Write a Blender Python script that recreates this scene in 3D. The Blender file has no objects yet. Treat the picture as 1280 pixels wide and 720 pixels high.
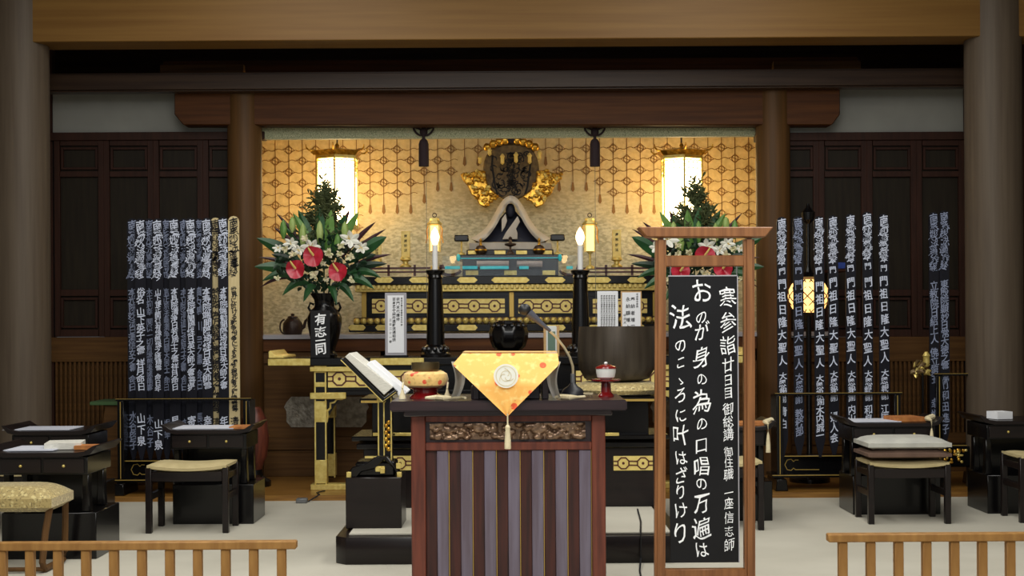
import bpy, bmesh, math, random
from mathutils import Vector, Matrix
rnd = random.Random(7)
SC = bpy.context.scene
COL = SC.collection
PI = math.pi

# ------------------------------------------------------------------ camera
F, CX, HY, H = 1700.0, 640.0, 405.0, 1.30
ROLL = math.radians(0.35)
cam = bpy.data.cameras.new('camera')
cam.sensor_width = 36.0
cam.lens = 36.0 * F / 1280.0
cam.shift_y = (HY - 360.0) / 1280.0
camo = bpy.data.objects.new('camera', cam)
COL.objects.link(camo)
camo.matrix_world = Matrix.Translation((0, 0, H)) @ Matrix.Rotation(PI / 2, 4, 'X') @ Matrix.Rotation(-ROLL, 4, 'Z')
cam.clip_end = 200
SC.camera = camo

# ------------------------------------------------------------------ light
W = bpy.data.worlds.new('daylight')
SC.world = W
W.use_nodes = True
bg = W.node_tree.nodes['Background']
bg.inputs[0].default_value = (0.94, 0.97, 1.0, 1)
bg.inputs[1].default_value = 0.10


def area(name, loc, rot, sx, sy, power, color):
    l = bpy.data.lights.new(name, 'AREA')
    l.shape = 'RECTANGLE'
    l.size, l.size_y = sx, sy
    l.energy = power
    l.color = color
    o = bpy.data.objects.new(name, l)
    o.location = loc
    o.rotation_euler = rot
    COL.objects.link(o)
    return o


for hx in (-1.6, 1.6):
    area('assumed_hall_light', (hx, 5.1, 4.25), (0, 0, 0), 1.3, 8.2, 190, (1.0, 0.98, 0.92))  # unseen ceiling lamps, assumed from the light on the floor and beam
area('front_fill_light', (0, 2.4, 3.7), (math.radians(52), 0, 0), 4.0, 0.9, 95, (1.0, 0.99, 0.96))  # fill lamp added to brighten the objects at the front
area('assumed_front_daylight', (0, -3.5, 2.2), (PI / 2, 0, 0), 9.0, 2.8, 45, (0.90, 0.95, 1.0))  # area lamp standing in for daylight assumed to enter behind the camera
area('added_alcove_fill', (0, 11.85, 3.38), (math.radians(25), 0, 0), 3.0, 0.25, 8, (1.0, 0.97, 0.88))  # unseen lamp without fixture, added to light the middle of the alcove wall
vs = SC.view_settings
vs.view_transform = 'Standard'
vs.look = 'None'
vs.gamma = 1.0
vs.use_curve_mapping = False
vs.exposure = 0.0

# ------------------------------------------------------------------ helpers
CR, SR = math.cos(ROLL), math.sin(ROLL)


def P(px, py, d):
    a, b = px - CX, HY - py
    return Vector(((a * CR + b * SR) * d / F, d, H + (-a * SR + b * CR) * d / F))


def S(n, d):
    return n * d / F


class MB:
    def __init__(s):
        s.v, s.f = [], []

    def add(s, vs, fs):
        n = len(s.v)
        s.v += [Vector(v) for v in vs]
        s.f += [tuple(i + n for i in f) for f in fs]
        return s

    def box(s, x0, x1, y0, y1, z0, z1):
        v = [(x, y, z) for z in (z0, z1) for y in (y0, y1) for x in (x0, x1)]
        return s.add(v, [(0, 2, 3, 1), (4, 5, 7, 6), (0, 1, 5, 4), (2, 6, 7, 3), (0, 4, 6, 2), (1, 3, 7, 5)])

    def pb(s, px0, py0, px1, py1, d, th):
        pm, qm = (px0 + px1) / 2, (py0 + py1) / 2
        return s.box(P(px0, qm, d).x, P(px1, qm, d).x, d, d + th, P(pm, py1, d).z, P(pm, py0, d).z)

    def prism(s, pts, y0, y1):
        """polygon of (x, z) pushed along y"""
        n = len(pts)
        v = [(x, y0, z) for x, z in pts] + [(x, y1, z) for x, z in pts]
        f = [tuple(range(n)), tuple(range(2 * n - 1, n - 1, -1))]
        f += [(i, i + n, (i + 1) % n + n, (i + 1) % n) for i in range(n)]
        return s.add(v, f)

    def pprism(s, pts, d, th):
        q = [P(a, b, d) for a, b in pts]
        return s.prism([(p.x, p.z) for p in q], d, d + th)

    def lathe(s, c, prof, n=20, sy=1.0, sx=1.0):
        """prof: list of (r, z) ; c = (x, y, z0)"""
        v, f = [], []
        for r, z in prof:
            for i in range(n):
                a = 2 * PI * i / n
                v.append((c[0] + r * sx * math.cos(a), c[1] + r * sy * math.sin(a), c[2] + z))
        for j in range(len(prof) - 1):
            for i in range(n):
                f.append((j * n + i, j * n + (i + 1) % n, (j + 1) * n + (i + 1) % n, (j + 1) * n + i))
        f.append(tuple(range(n - 1, -1, -1)))
        f.append(tuple(range((len(prof) - 1) * n, len(prof) * n)))
        return s.add(v, f)

    def tube(s, pts, r, n=8):
        pts = [Vector(p) for p in pts]
        rs = r if isinstance(r, (list, tuple)) else [r] * len(pts)
        v, f = [], []
        up = Vector((0.13, 0.31, 0.94)).normalized()
        for k, p in enumerate(pts):
            t = (pts[min(k + 1, len(pts) - 1)] - pts[max(k - 1, 0)])
            t = t.normalized() if t.length > 1e-9 else Vector((0, 0, 1))
            a = t.cross(up)
            if a.length < 1e-3:
                a = t.cross(Vector((1, 0, 0)))
            a.normalize()
            b = t.cross(a)
            for i in range(n):
                w = 2 * PI * i / n
                v.append(p + (a * math.cos(w) + b * math.sin(w)) * rs[k])
        for j in range(len(pts) - 1):
            for i in range(n):
                f.append((j * n + i, (j + 1) * n + i, (j + 1) * n + (i + 1) % n, j * n + (i + 1) % n))
        f.append(tuple(range(n)))
        f.append(tuple(range(len(pts) * n - 1, (len(pts) - 1) * n - 1, -1)))
        return s.add(v, f)

    def ribbon(s, pts, w, y, closed=False):
        """flat line of width w in the plane Y=y ; pts = (x, z)"""
        n = len(pts)
        v, f = [], []
        for k in range(n):
            a = pts[(k - 1) % n] if (closed or k > 0) else pts[0]
            b = pts[(k + 1) % n] if (closed or k < n - 1) else pts[-1]
            t = Vector((b[0] - a[0], b[1] - a[1]))
            t = t.normalized() if t.length > 1e-9 else Vector((1, 0))
            ww = (w[k] if isinstance(w, list) else w) / 2
            v += [(pts[k][0] - t.y * ww, y, pts[k][1] + t.x * ww), (pts[k][0] + t.y * ww, y, pts[k][1] - t.x * ww)]
        for k in range(n if closed else n - 1):
            m = (k + 1) % n
            f.append((2 * k, 2 * k + 1, 2 * m + 1, 2 * m))
        return s.add(v, f)

    def grid(s, fn, nu, nv, close_u=False):
        v = [fn(i / nu, j / nv) for j in range(nv + 1) for i in range(nu + 1)]
        f = [(j * (nu + 1) + i, j * (nu + 1) + i + 1, (j + 1) * (nu + 1) + i + 1, (j + 1) * (nu + 1) + i)
             for j in range(nv) for i in range(nu)]
        return s.add(v, f)

    def sphere(s, c, rx, ry=None, rz=None, nu=12, nv=8):
        ry = ry or rx
        rz = rz or rx
        prof = []
        v, f = [], []
        for j in range(1, nv):
            a = PI * j / nv
            for i in range(nu):
                b = 2 * PI * i / nu
                v.append((c[0] + rx * math.sin(a) * math.cos(b), c[1] + ry * math.sin(a) * math.sin(b), c[2] - rz * math.cos(a)))
        for j in range(nv - 2):
            for i in range(nu):
                f.append((j * nu + i, j * nu + (i + 1) % nu, (j + 1) * nu + (i + 1) % nu, (j + 1) * nu + i))
        f.append(tuple(range(nu - 1, -1, -1)))
        f.append(tuple(range((nv - 2) * nu, (nv - 1) * nu)))
        return s.add(v, f)

    def xform(s, m, start=0):
        for i in range(start, len(s.v)):
            s.v[i] = m @ s.v[i]
        return s

    def mesh(s, name, mat, origin=(0, 0, 0), bevel=0, seg=1, solid=0, fix=True):
        o = Vector(origin)
        me = bpy.data.meshes.new(name)
        me.from_pydata([v - o for v in s.v], [], s.f)
        if bevel or fix:
            bm = bmesh.new()
            bm.from_mesh(me)
            if bevel:
                bmesh.ops.bevel(bm, geom=list(bm.edges), offset=bevel, segments=seg, affect='EDGES', clamp_overlap=True)
            if fix:
                bmesh.ops.recalc_face_normals(bm, faces=list(bm.faces))
            bm.to_mesh(me)
            bm.free()
        me.shade_smooth()
        me.set_sharp_from_angle(angle=math.radians(38))
        if mat:
            me.materials.append(mat)
        me.validate()
        return me


def tag(o, label=None, cat=None, group=None, kind=None):
    if label: o['label'] = label
    if cat: o['category'] = cat
    if group: o['group'] = group
    if kind: o['kind'] = kind
    return o


def thing(name, label, cat, loc=(0, 0, 0), group=None):
    o = bpy.data.objects.new(name, None)
    o.empty_display_size = 0.1
    o.location = loc
    COL.objects.link(o)
    return tag(o, label, cat, group)


def rootloc(o):
    while o.parent:
        o = o.parent
    return Vector(o.location)


def part(parent, name, mb, mat, label=None, kind=None, **kw):
    me = mb.mesh(name, mat, rootloc(parent), **kw)
    o = bpy.data.objects.new(name, me)
    o.parent = parent
    COL.objects.link(o)
    return tag(o, label, kind=kind)


def single(name, mb, mat, label, cat, loc=(0, 0, 0), group=None, kind=None, **kw):
    o = bpy.data.objects.new(name, mb.mesh(name, mat, loc, **kw))
    o.location = loc
    COL.objects.link(o)
    return tag(o, label, cat, group, kind)


def struct(name, mb, mat, label=None, parent=None, **kw):
    o = bpy.data.objects.new(name, mb.mesh(name, mat, rootloc(parent) if parent else (0, 0, 0), **kw))
    COL.objects.link(o)
    if parent:
        o.parent = parent
    else:
        tag(o, label, kind='structure')
    return o


def dup(root, dx, label, group=None):
    """copy of a thing, its parts and sub-parts, moved by dx"""
    def cp(o, par):
        c = o.copy()
        COL.objects.link(c)
        c.parent = par
        for ch in list(o.children):
            cp(ch, c)
        return c
    r = cp(root, None)
    r.location = Vector(root.location) + Vector(dx)
    r['label'] = label
    if group: r['group'] = group
    return r


# ------------------------------------------------------------------ materials
def srgb(c):
    return tuple(((x / 255) / 12.92 if x / 255 <= 0.04045 else ((x / 255 + 0.055) / 1.055) ** 2.4) for x in c) + (1,)


def mat(name, c, rough=0.5, metal=0.0, c2=None, scale=8.0, stretch=(1, 1, 1), bump=0.0, bscale=None, detail=4,
        coat=0.0, spec=0.5, sheen=0, trans=0, emit=None, estr=0, lo=0.35, hi=0.65):
    m = bpy.data.materials.new(name)
    m.use_nodes = True
    nt = m.node_tree
    b = nt.nodes['Principled BSDF']
    N = nt.nodes.new
    L = nt.links.new
    b.inputs['Base Color'].default_value = srgb(c)
    b.inputs['Roughness'].default_value = rough
    b.inputs['Metallic'].default_value = metal
    b.inputs['Coat Weight'].default_value = coat
    b.inputs['Coat Roughness'].default_value = 0.08
    b.inputs['Specular IOR Level'].default_value = spec
    b.inputs['Sheen Weight'].default_value = sheen
    b.inputs['Transmission Weight'].default_value = trans
    if emit:
        b.inputs['Emission Color'].default_value = srgb(emit)
        b.inputs['Emission Strength'].default_value = estr
    tc = N('ShaderNodeTexCoord')
    mp = N('ShaderNodeMapping')
    mp.inputs['Scale'].default_value = stretch
    L(tc.outputs['Object'], mp.inputs[0])
    if c2:
        nz = N('ShaderNodeTexNoise')
        nz.inputs['Scale'].default_value = scale
        nz.inputs['Detail'].default_value = detail
        L(mp.outputs[0], nz.inputs['Vector'])
        cr = N('ShaderNodeValToRGB')
        cr.color_ramp.elements[0].position = lo
        cr.color_ramp.elements[1].position = hi
        cr.color_ramp.elements[0].color = srgb(c)
        cr.color_ramp.elements[1].color = srgb(c2)
        L(nz.outputs['Fac'], cr.inputs[0])
        L(cr.outputs[0], b.inputs['Base Color'])
    if bump:
        nb = N('ShaderNodeTexNoise')
        nb.inputs['Scale'].default_value = bscale or scale
        nb.inputs['Detail'].default_value = 3
        L(mp.outputs[0], nb.inputs['Vector'])
        bp = N('ShaderNodeBump')
        bp.inputs['Strength'].default_value = bump
        bp.inputs['Distance'].default_value = 0.01
        L(nb.outputs['Fac'], bp.inputs['Height'])
        L(bp.outputs[0], b.inputs['Normal'])
    return m


def brocade(name, base, dots, vein, scale=22.0, rad=0.28, rough=0.6, metal=0.0):
    """woven cloth with round flower spots"""
    m = mat(name, base, rough, metal, sheen=0.3)
    nt = m.node_tree
    N, L = nt.nodes.new, nt.links.new
    b = nt.nodes['Principled BSDF']
    tc = N('ShaderNodeTexCoord')
    vo = N('ShaderNodeTexVoronoi')
    vo.inputs['Scale'].default_value = scale
    vo.inputs['Randomness'].default_value = 0.75
    L(tc.outputs['Object'], vo.inputs['Vector'])
    cr = N('ShaderNodeValToRGB')
    e = cr.color_ramp.elements
    e[0].position, e[0].color = rad * 0.85, srgb(dots)
    e[1].position, e[1].color = rad, srgb(base)
    L(vo.outputs['Distance'], cr.inputs[0])
    nz = N('ShaderNodeTexNoise')
    nz.inputs['Scale'].default_value = scale * 2.2
    nz.inputs['Detail'].default_value = 5
    L(tc.outputs['Object'], nz.inputs['Vector'])
    r2 = N('ShaderNodeValToRGB')
    r2.color_ramp.elements[0].position = 0.52
    r2.color_ramp.elements[1].position = 0.66
    r2.color_ramp.elements[0].color = (0, 0, 0, 1)
    r2.color_ramp.elements[1].color = (1, 1, 1, 1)
    L(nz.outputs['Fac'], r2.inputs[0])
    mx = N('ShaderNodeMix')
    mx.data_type = 'RGBA'
    L(r2.outputs[0], mx.inputs[0])
    L(cr.outputs[0], mx.inputs[6])
    mx.inputs[7].default_value = srgb(vein)
    L(mx.outputs[2], b.inputs['Base Color'])
    return m


M = {}
M['carpet'] = mat('carpet', (184, 180, 166), 0.95, c2=(196, 192, 178), scale=1.4, bump=0.25, bscale=220, spec=0.1)
M['floorwood'] = mat('floorwood', (150, 108, 46), 0.4, c2=(122, 82, 32), scale=6, stretch=(0.6, 14, 14), coat=0.15)
M['ceil'] = mat('ceil', (92, 72, 50), 0.8, c2=(80, 60, 40), scale=4, stretch=(1, 8, 8))
M['hallwall'] = mat('hallwall', (178, 168, 150), 0.9, c2=(165, 154, 138), scale=2)
M['plaster'] = mat('plaster', (146, 146, 139), 0.95, c2=(138, 138, 132), scale=3, bump=0.05, bscale=60)
M['pillar'] = mat('pillar', (95, 83, 69), 0.55, c2=(80, 68, 56), scale=3.5, stretch=(9, 9, 0.35), lo=0.3, hi=0.75, spec=0.3)
M['pillar_in'] = mat('pillar_in', (98, 68, 36), 0.55, c2=(78, 54, 27), scale=3.5, stretch=(9, 9, 0.35), lo=0.3, hi=0.75, spec=0.25)
M['goldbeam'] = mat('goldbeam', (128, 94, 44), 0.5, c2=(112, 78, 32), scale=2.5, stretch=(0.3, 6, 9), lo=0.3, hi=0.7, spec=0.3)
M['beam'] = mat('beam', (92, 54, 22), 0.55, c2=(70, 38, 14), scale=3, stretch=(0.4, 8, 10), spec=0.2)
M['darkbeam'] = mat('darkbeam', (70, 52, 38), 0.4, c2=(54, 38, 28), scale=3, stretch=(0.4, 8, 10), spec=0.3)
M['doorwood'] = mat('doorwood', (56, 32, 23), 0.55, c2=(44, 25, 18), scale=5, stretch=(7, 7, 0.5), spec=0.2)
M['doorpanel'] = mat('doorpanel', (38, 32, 22), 0.6, c2=(30, 24, 17), scale=5, stretch=(7, 7, 0.5), spec=0.2)
M['sidewood'] = mat('sidewood', (98, 68, 34), 0.55, c2=(78, 52, 25), scale=4, stretch=(0.4, 8, 10), spec=0.2)
M['black'] = mat('blacklacquer', (9, 8, 9), 0.25, coat=0.15, spec=0.35)
M['darkbrown'] = mat('darkbrownlacquer', (28, 20, 19), 0.32, c2=(20, 14, 14), scale=4, stretch=(0.5, 6, 6), coat=0.1, spec=0.35)
M['redlac'] = mat('redlacquer', (120, 18, 20), 0.2, coat=0.6)
M['rosewood'] = mat('rosewood', (116, 60, 44), 0.4, c2=(84, 42, 33), scale=5, stretch=(8, 8, 0.6), coat=0.1, spec=0.35)
M['rosetop'] = mat('rosetop', (52, 36, 38), 0.3, c2=(40, 27, 30), scale=5, stretch=(0.6, 8, 8), coat=0.3)
M['slatsheen'] = mat('slatsheen', (108, 100, 116), 0.35, c2=(90, 78, 90), scale=5, stretch=(8, 8, 0.5), coat=0.2)  # bluish grey holds the daylight sheen of the lacquer
M['slatred'] = mat('slatred', (74, 38, 32), 0.45, c2=(48, 28, 27), scale=5, stretch=(8, 8, 0.5), coat=0.1, spec=0.3)
M['gold'] = mat('gold', (230, 210, 128), 0.4, 0.5, c2=(208, 182, 96), scale=30)
M['goldflat'] = mat('goldleaf', (240, 218, 134), 0.5, 0.15, c2=(226, 200, 112), scale=24)
M['goldbright'] = mat('goldcarving', (240, 190, 74), 0.28, 0.75, c2=(160, 112, 34), scale=26)
M['goldline'] = mat('goldline', (196, 164, 84), 0.4, 0.5)
M['bronze'] = mat('bronze', (92, 74, 62), 0.35, 0.5, c2=(60, 46, 38), scale=40, bump=0.4, bscale=60)
M['orinmetal'] = mat('orinmetal', (84, 76, 66), 0.36, 0.5, c2=(64, 56, 48), scale=3, stretch=(6, 6, 0.4))
M['bowlmetal'] = mat('bowlmetal', (130, 116, 84), 0.3, 0.8, c2=(104, 90, 64), scale=6)
M['oldgold'] = mat('oldgold', (120, 98, 58), 0.5, 0.3, c2=(84, 64, 34), scale=20)
M['carving'] = mat('carvedbronze', (150, 122, 98), 0.32, 0.6, c2=(96, 74, 58), scale=40)
M['inlay'] = mat('inlay', (84, 34, 22), 0.5)
M['signwood'] = mat('signwood', (150, 100, 58), 0.4, c2=(122, 77, 42), scale=5, stretch=(9, 9, 0.7), coat=0.12, spec=0.4)
M['railwood'] = mat('railwood', (160, 118, 64), 0.55, c2=(138, 98, 50), scale=5, stretch=(6, 6, 1.0), spec=0.3)
M['banner'] = mat('bannerblack', (24, 24, 26), 0.4, c2=(30, 30, 32), scale=3, spec=0.2)
M['white'] = mat('whitepaint', (248, 250, 252), 0.7)
M['ink'] = mat('ink', (28, 26, 28), 0.8)
M['tablet'] = mat('tabletnavy', (17, 18, 30), 0.55, c2=(12, 13, 22), scale=6, stretch=(6, 6, 0.5), spec=0.25)
M['tabletlight'] = mat('tabletwood', (216, 198, 150), 0.6, c2=(202, 182, 132), scale=6, stretch=(8, 8, 0.5))
M['script'] = mat('silverpaint', (208, 216, 236), 0.6)
M['scriptdim'] = mat('silverpaintfaded', (140, 150, 178), 0.6)
M['paper'] = mat('paper', (240, 242, 246), 0.85)
M['greymount'] = mat('greymount', (168, 166, 172), 0.8)
M['goldwall'] = mat('goldwallpaper', (230, 206, 152), 0.6, 0.0, c2=(216, 190, 134), scale=20, bump=0.15, bscale=26)
M['ivorywall'] = mat('ivorywallcloth', (212, 204, 168), 0.7, 0.0, c2=(176, 168, 132), scale=26, stretch=(1, 1, 2), bump=0.3, bscale=28, detail=2)
M['netline'] = mat('netline', (146, 104, 50), 0.55, 0.1)
M['greenbrocade'] = brocade('greenbrocade', (186, 188, 148), (212, 212, 172), (120, 126, 92), 60, 0.3)
M['orangebrocade'] = brocade('orangebrocade', (252, 190, 96), (232, 92, 44), (255, 214, 130), 15, 0.25)
M['orangecushion'] = brocade('orangecushion', (236, 196, 120), (226, 84, 50), (206, 168, 96), 24, 0.3)
M['goldbrocade'] = brocade('goldbrocade', (176, 156, 100), (206, 190, 132), (124, 108, 66), 40, 0.4)
M['beigecushion'] = mat('beigecushion', (196, 180, 134), 0.8, c2=(184, 168, 122), scale=14)
M['greycushion'] = mat('greycushion', (196, 196, 186), 0.9, c2=(180, 180, 172), scale=10)
M['browncushion'] = mat('browncushion', (112, 88, 74), 0.9, c2=(98, 76, 64), scale=10)
M['silver'] = mat('silverlining', (214, 210, 202), 0.5, c2=(190, 186, 178), scale=20)
M['cream'] = mat('creamsilk', (228, 216, 180), 0.7, c2=(210, 196, 158), scale=30)
M['purpletassel'] = mat('purpletassel', (46, 28, 32), 0.8, c2=(34, 20, 24), scale=80, stretch=(4, 4, 0.2))
M['drape'] = mat('drapesilk', (206, 198, 184), 0.7, c2=(190, 182, 168), scale=6)
M['navyrobe'] = mat('navyrobe', (30, 34, 50), 0.6)
M['leaf'] = mat('leafgreen', (44, 92, 48), 0.4, c2=(30, 70, 38), scale=12)
M['leaflight'] = mat('leaflight', (112, 150, 76), 0.45, c2=(84, 128, 56), scale=12)
M['leafdark'] = mat('leafdark', (30, 58, 36), 0.45, c2=(22, 44, 28), scale=12)
M['leafred'] = mat('leafred', (66, 28, 36), 0.45, c2=(48, 22, 28), scale=12)
M['conifer'] = mat('conifer', (84, 92, 52), 0.7, c2=(56, 66, 36), scale=20)
M['petalwhite'] = mat('petalwhite', (236, 236, 226), 0.6)
M['petalpale'] = mat('petalpale', (226, 214, 188), 0.7, c2=(206, 206, 160), scale=30)
M['petalred'] = mat('petalred', (172, 24, 46), 0.35, c2=(196, 50, 74), scale=18, coat=0.1, lo=.4, hi=.75)
M['spadix'] = mat('spadix', (232, 206, 120), 0.6)
M['bud'] = mat('bud', (168, 184, 112), 0.5, c2=(136, 164, 84), scale=12)
M['candle'] = mat('candlewax', (236, 236, 234), 0.5)
M['flame'] = mat('flamebulb', (255, 220, 170), 0.4, emit=(255, 214, 150), estr=9)
M['lampglass'] = mat('lampglass', (255, 236, 200), 0.5, emit=(255, 222, 160), estr=11)
M['smalllamp'] = mat('smalllamp', (255, 226, 170), 0.5, emit=(255, 190, 110), estr=2.2)
M['plastic'] = mat('blackplastic', (24, 25, 30), 0.45)
M['micgrey'] = mat('micgrey', (78, 80, 90), 0.4, 0.3)
M['gooseneck'] = mat('gooseneck', (186, 172, 138), 0.35, 0.4)
M['porcelain'] = mat('porcelain', (226, 228, 224), 0.2, coat=0.4)
M['lcd'] = mat('lcd', (104, 128, 112), 0.2)
M['claywood'] = mat('lightwood', (206, 170, 116), 0.5, c2=(190, 150, 98), scale=8, stretch=(1, 1, 6))
M['kettle'] = mat('kettleiron', (52, 36, 28), 0.4, 0.3, bump=0.2, bscale=60)
M['openwork'] = mat('openwork', (170, 164, 150), 0.45, 0.4, c2=(128, 122, 108), scale=24, bump=0.5, bscale=40)
M['cyan'] = mat('cyanglassreflection', (40, 200, 220), 0.1, spec=0.8, c2=(90, 225, 235), scale=12)  # glass edge tint, also the painted sky reflection
M['glass'] = mat('caseglass', (250, 255, 255), 0.0, trans=1.0, spec=0.5)
M['pinkscroll'] = mat('pinkscroll', (196, 176, 170), 0.6)
M['rail'] = mat('railred', (70, 22, 22), 0.3, coat=0.4)
M['greenfelt'] = mat('greenfelt', (72, 102, 62), 0.9)
M['bookwhite'] = mat('bookpaper', (226, 224, 214), 0.8, c2=(206, 204, 192), scale=40, stretch=(1, 1, 8))
M['bluebook'] = mat('bluepaper', (206, 210, 222), 0.8)
M['orangebook'] = mat('orangecloth', (196, 128, 66), 0.7, c2=(160, 96, 48), scale=20)
M['steel'] = mat('greymetal', (120, 122, 124), 0.4, 0.4)
M['bluebox'] = mat('bluebox', (50, 76, 160), 0.4)

# ------------------------------------------------------------------ lettering
_G = {}


def glyph(ch, off):
    k = (ch, off)
    if k not in _G:
        c = bpy.data.curves.new('glyph', 'FONT')
        c.body = ch
        c.resolution_u = 3
        c.offset = off
        o = bpy.data.objects.new('glyph', c)
        COL.objects.link(o)
        bpy.context.view_layer.update()
        me = bpy.data.meshes.new_from_object(o.evaluated_get(bpy.context.evaluated_depsgraph_get()))
        v = [(p.co.x - 0.5, p.co.y - 0.38) for p in me.vertices]
        f = [tuple(p.vertices) for p in me.polygons]
        bpy.data.objects.remove(o)
        bpy.data.curves.remove(c)
        bpy.data.meshes.remove(me)
        _G[k] = (v, f)
    return _G[k]


def write(mb, ch, x, z, y, w, h=None, rot=0.0, skew=0.0, off=0.012, wob=0.03):
    """one character centred on (x, z) in the plane Y=y"""
    h = h or w
    v, f = glyph(ch, off)
    ph = rnd.uniform(0, 6)
    co, si = math.cos(rot), math.sin(rot)
    out = []
    for a, b in v:
        a2 = a + wob * math.sin(6 * b + ph) + skew * b
        b2 = b + wob * math.sin(6 * a + ph) + 0.10 * a
        a2, b2 = a2 * w, b2 * h
        out.append((x + a2 * co - b2 * si, y, z + a2 * si + b2 * co))
    mb.add(out, f)


def writepx(mb, ch, px, py, d, wpx, hpx=None, **kw):
    p = P(px, py, d)
    write(mb, ch, p.x, p.z, d, S(wpx, d), S(hpx or wpx, d), **kw)


def line(mb, a, b, w, y):
    mb.ribbon([(a[0], a[1]), (b[0], b[1])], w, y)


# ================================================================== SETTING
YW = 10.07      # front edge of the wooden floor
ZW = 0.04
YB = 11.40      # back wall of the side bays
b = MB().box(-7, 7, -4, YW, -0.1, 0)
struct('floor', b, M['carpet'], 'pale grey carpet floor of the hall')
b = MB().box(-7, 7, YW, YB + 0.1, -0.1, ZW)
struct('floor_wood', b, M['floorwood'], 'polished wooden floor strip before the altar')
struct('ceiling', MB().box(-7, 7, 1.0, 14.0, 4.6, 4.7), M['ceil'], 'brown board ceiling')
struct('wall_left', MB().box(-7.1, -7, 2.0, 13.9, -0.1, 4.6), M['hallwall'], 'plain side wall of the hall')
struct('wall_right', MB().box(7, 7.1, 2.0, 13.9, -0.1, 4.6), M['hallwall'], 'plain side wall of the hall')


def pillar(name, px, d, r, z0, z1, m, label):
    x = P(px, 350, d).x
    b = MB().lathe((x, d, z0), [(r, 0), (r, (z1 - z0) * 0.5), (r * 0.995, z1 - z0)], 40)
    return struct(name, b, m, label)


pillar('pillar', 27, 10.35, 0.212, 0.0, 4.6, M['pillar'], 'thick round grey brown pillar at the left of the altar front')
pillar('pillar', 1242.5, 10.35, 0.21, 0.0, 4.6, M['pillar'], 'thick round grey brown pillar at the right of the altar front')
pl1 = pillar('pillar', 307, 11.3, 0.142, ZW, 3.3, M['pillar_in'], 'slimmer round brown pillar at the left of the altar opening')
pl2 = pillar('pillar', 967, 11.3, 0.142, ZW, 3.3, M['pillar_in'], 'slimmer round brown pillar at the right of the altar opening')

# front beam with golden face
zb = P(640, 49, 10.2).z
b = MB().box(P(27, 25, 10.35).x + 0.1, P(1242, 25, 10.35).x - 0.1, 10.2, 10.5, zb, zb + 0.75)
struct('beam', b, M['goldbeam'], 'broad golden brown beam across the top', bevel=0.006)
b = MB().box(-7, P(27, 25, 10.35).x - 0.1, 10.2, 10.5, zb, zb + 0.75)
b.box(P(1242, 25, 10.35).x + 0.1, 7, 10.2, 10.5, zb, zb + 0.75)
struct('beam', b, M['goldbeam'], 'beam ends outside the thick pillars', bevel=0.006)
# second beam (long dark moulding)
z0, z1 = P(640, 110, 11.05).z, P(640, 91, 11.05).z
b = MB().box(-3.85, 3.8, 11.02, 11.16, z0, z1).box(-3.85, 3.8, 11.05, 11.16, z0 - 0.012, z0)
b.box(-3.85, 3.8, 11.035, 11.16, z1, z1 + 0.014)
struct('beam', b, M['darkbeam'], 'long dark moulding above the altar opening', bevel=0.003)
ztop = z0
# upper dark boards behind it
b = MB().box(-7, 7, 13.6, 13.7, 3.2, 4.6)
struct('wall_upper', b, M['darkbeam'], 'dark boards far behind the moulding')
# tie beam with chamfered ends
d = 11.2
pts = [(218, 112), (1050, 112), (1050, 143), (1040, 156), (229, 156), (218, 143)]
b = MB().pprism(pts, d, 0.18)
struct('beam', b, M['beam'], 'brown tie beam with chamfered ends on the inner pillars', bevel=0.006)
ztie = P(640, 156, d).z

# side bays: plaster, lintel, door leaves, boards, slatted grille
def bay(side, xa, xb, leaves, gx0, gx1, label):
    d = YB
    root = bpy.data.objects.new('wall_back_' + side, None)
    COL.objects.link(root)
    tag(root, label, kind='structure')
    pm = (xa + xb) / 2
    part(root, 'plaster', MB().pb(xa - 40, 95, xb + 40, 168, d + 0.03, 0.06), M['plaster'])
    part(root, 'lintel', MB().pb(xa - 40, 165, xb + 40, 175, d - 0.02, 0.12), M['doorwood'], bevel=0.003)
    part(root, 'sill_board', MB().pb(xa - 40, 421, xb + 40, 452, d, 0.06), M['sidewood'], bevel=0.003)
    part(root, 'back_board', MB().pb(xa - 40, 440, xb + 40, 612, d + 0.045, 0.05), M['sidewood'])
    part(root, 'skirting_board', MB().pb(xa - 40, 541, xb + 40, 556, d, 0.06), M['sidewood'], bevel=0.003)
    part(root, 'skirting_board', MB().pb(xa - 40, 556, xb + 40, 604, d + 0.012, 0.04), M['sidewood'], bevel=0.003)
    sl = None
    n = int((gx1 - gx0) / 5.4)
    for i in range(n):
        px = gx0 + (gx1 - gx0) * (i + 0.5) / n
        c = P(px, 497, d)
        if sl is None:
            m = MB().pb(px - 1.3, 452, px + 1.3, 541, d + 0.005, 0.03)
            sl = part(root, 'grille_slat', m, M['sidewood'])
            x_first = c.x
        else:
            o = sl.copy()
            o.location = (c.x - x_first, 0, 0)
            COL.objects.link(o)
    for k, (a, bb) in enumerate(leaves):
        lf = part(root, 'door_leaf', MB().pb(a, 175, bb, 421, d + 0.03, 0.04), M['doorpanel'])
        fr = MB()
        for q in ((a, 175, a + 7, 421), (bb - 7, 175, bb, 421)):
            fr.pb(*q, d, 0.035)
        for y0, y1 in ((175, 182), (214, 221), (362, 370), (412, 421)):
            fr.pb(a + 7, y0, bb - 7, y1, d + 0.002, 0.03)
        part(lf, 'door_frame', fr, M['doorwood'], bevel=0.002)
        mo = MB()
        for y0, y1 in ((184, 212), (372, 410)):
            for q in ((a + 8, y0, a + 11, y1), (bb - 11, y0, bb - 8, y1), (a + 11, y0, bb - 11, y0 + 3), (a + 11, y1 - 3, bb - 11, y1)):
                mo.pb(*q, d + 0.008, 0.025)
        part(lf, 'panel_moulding', mo, M['doorwood'], bevel=0.002)
    return root


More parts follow.
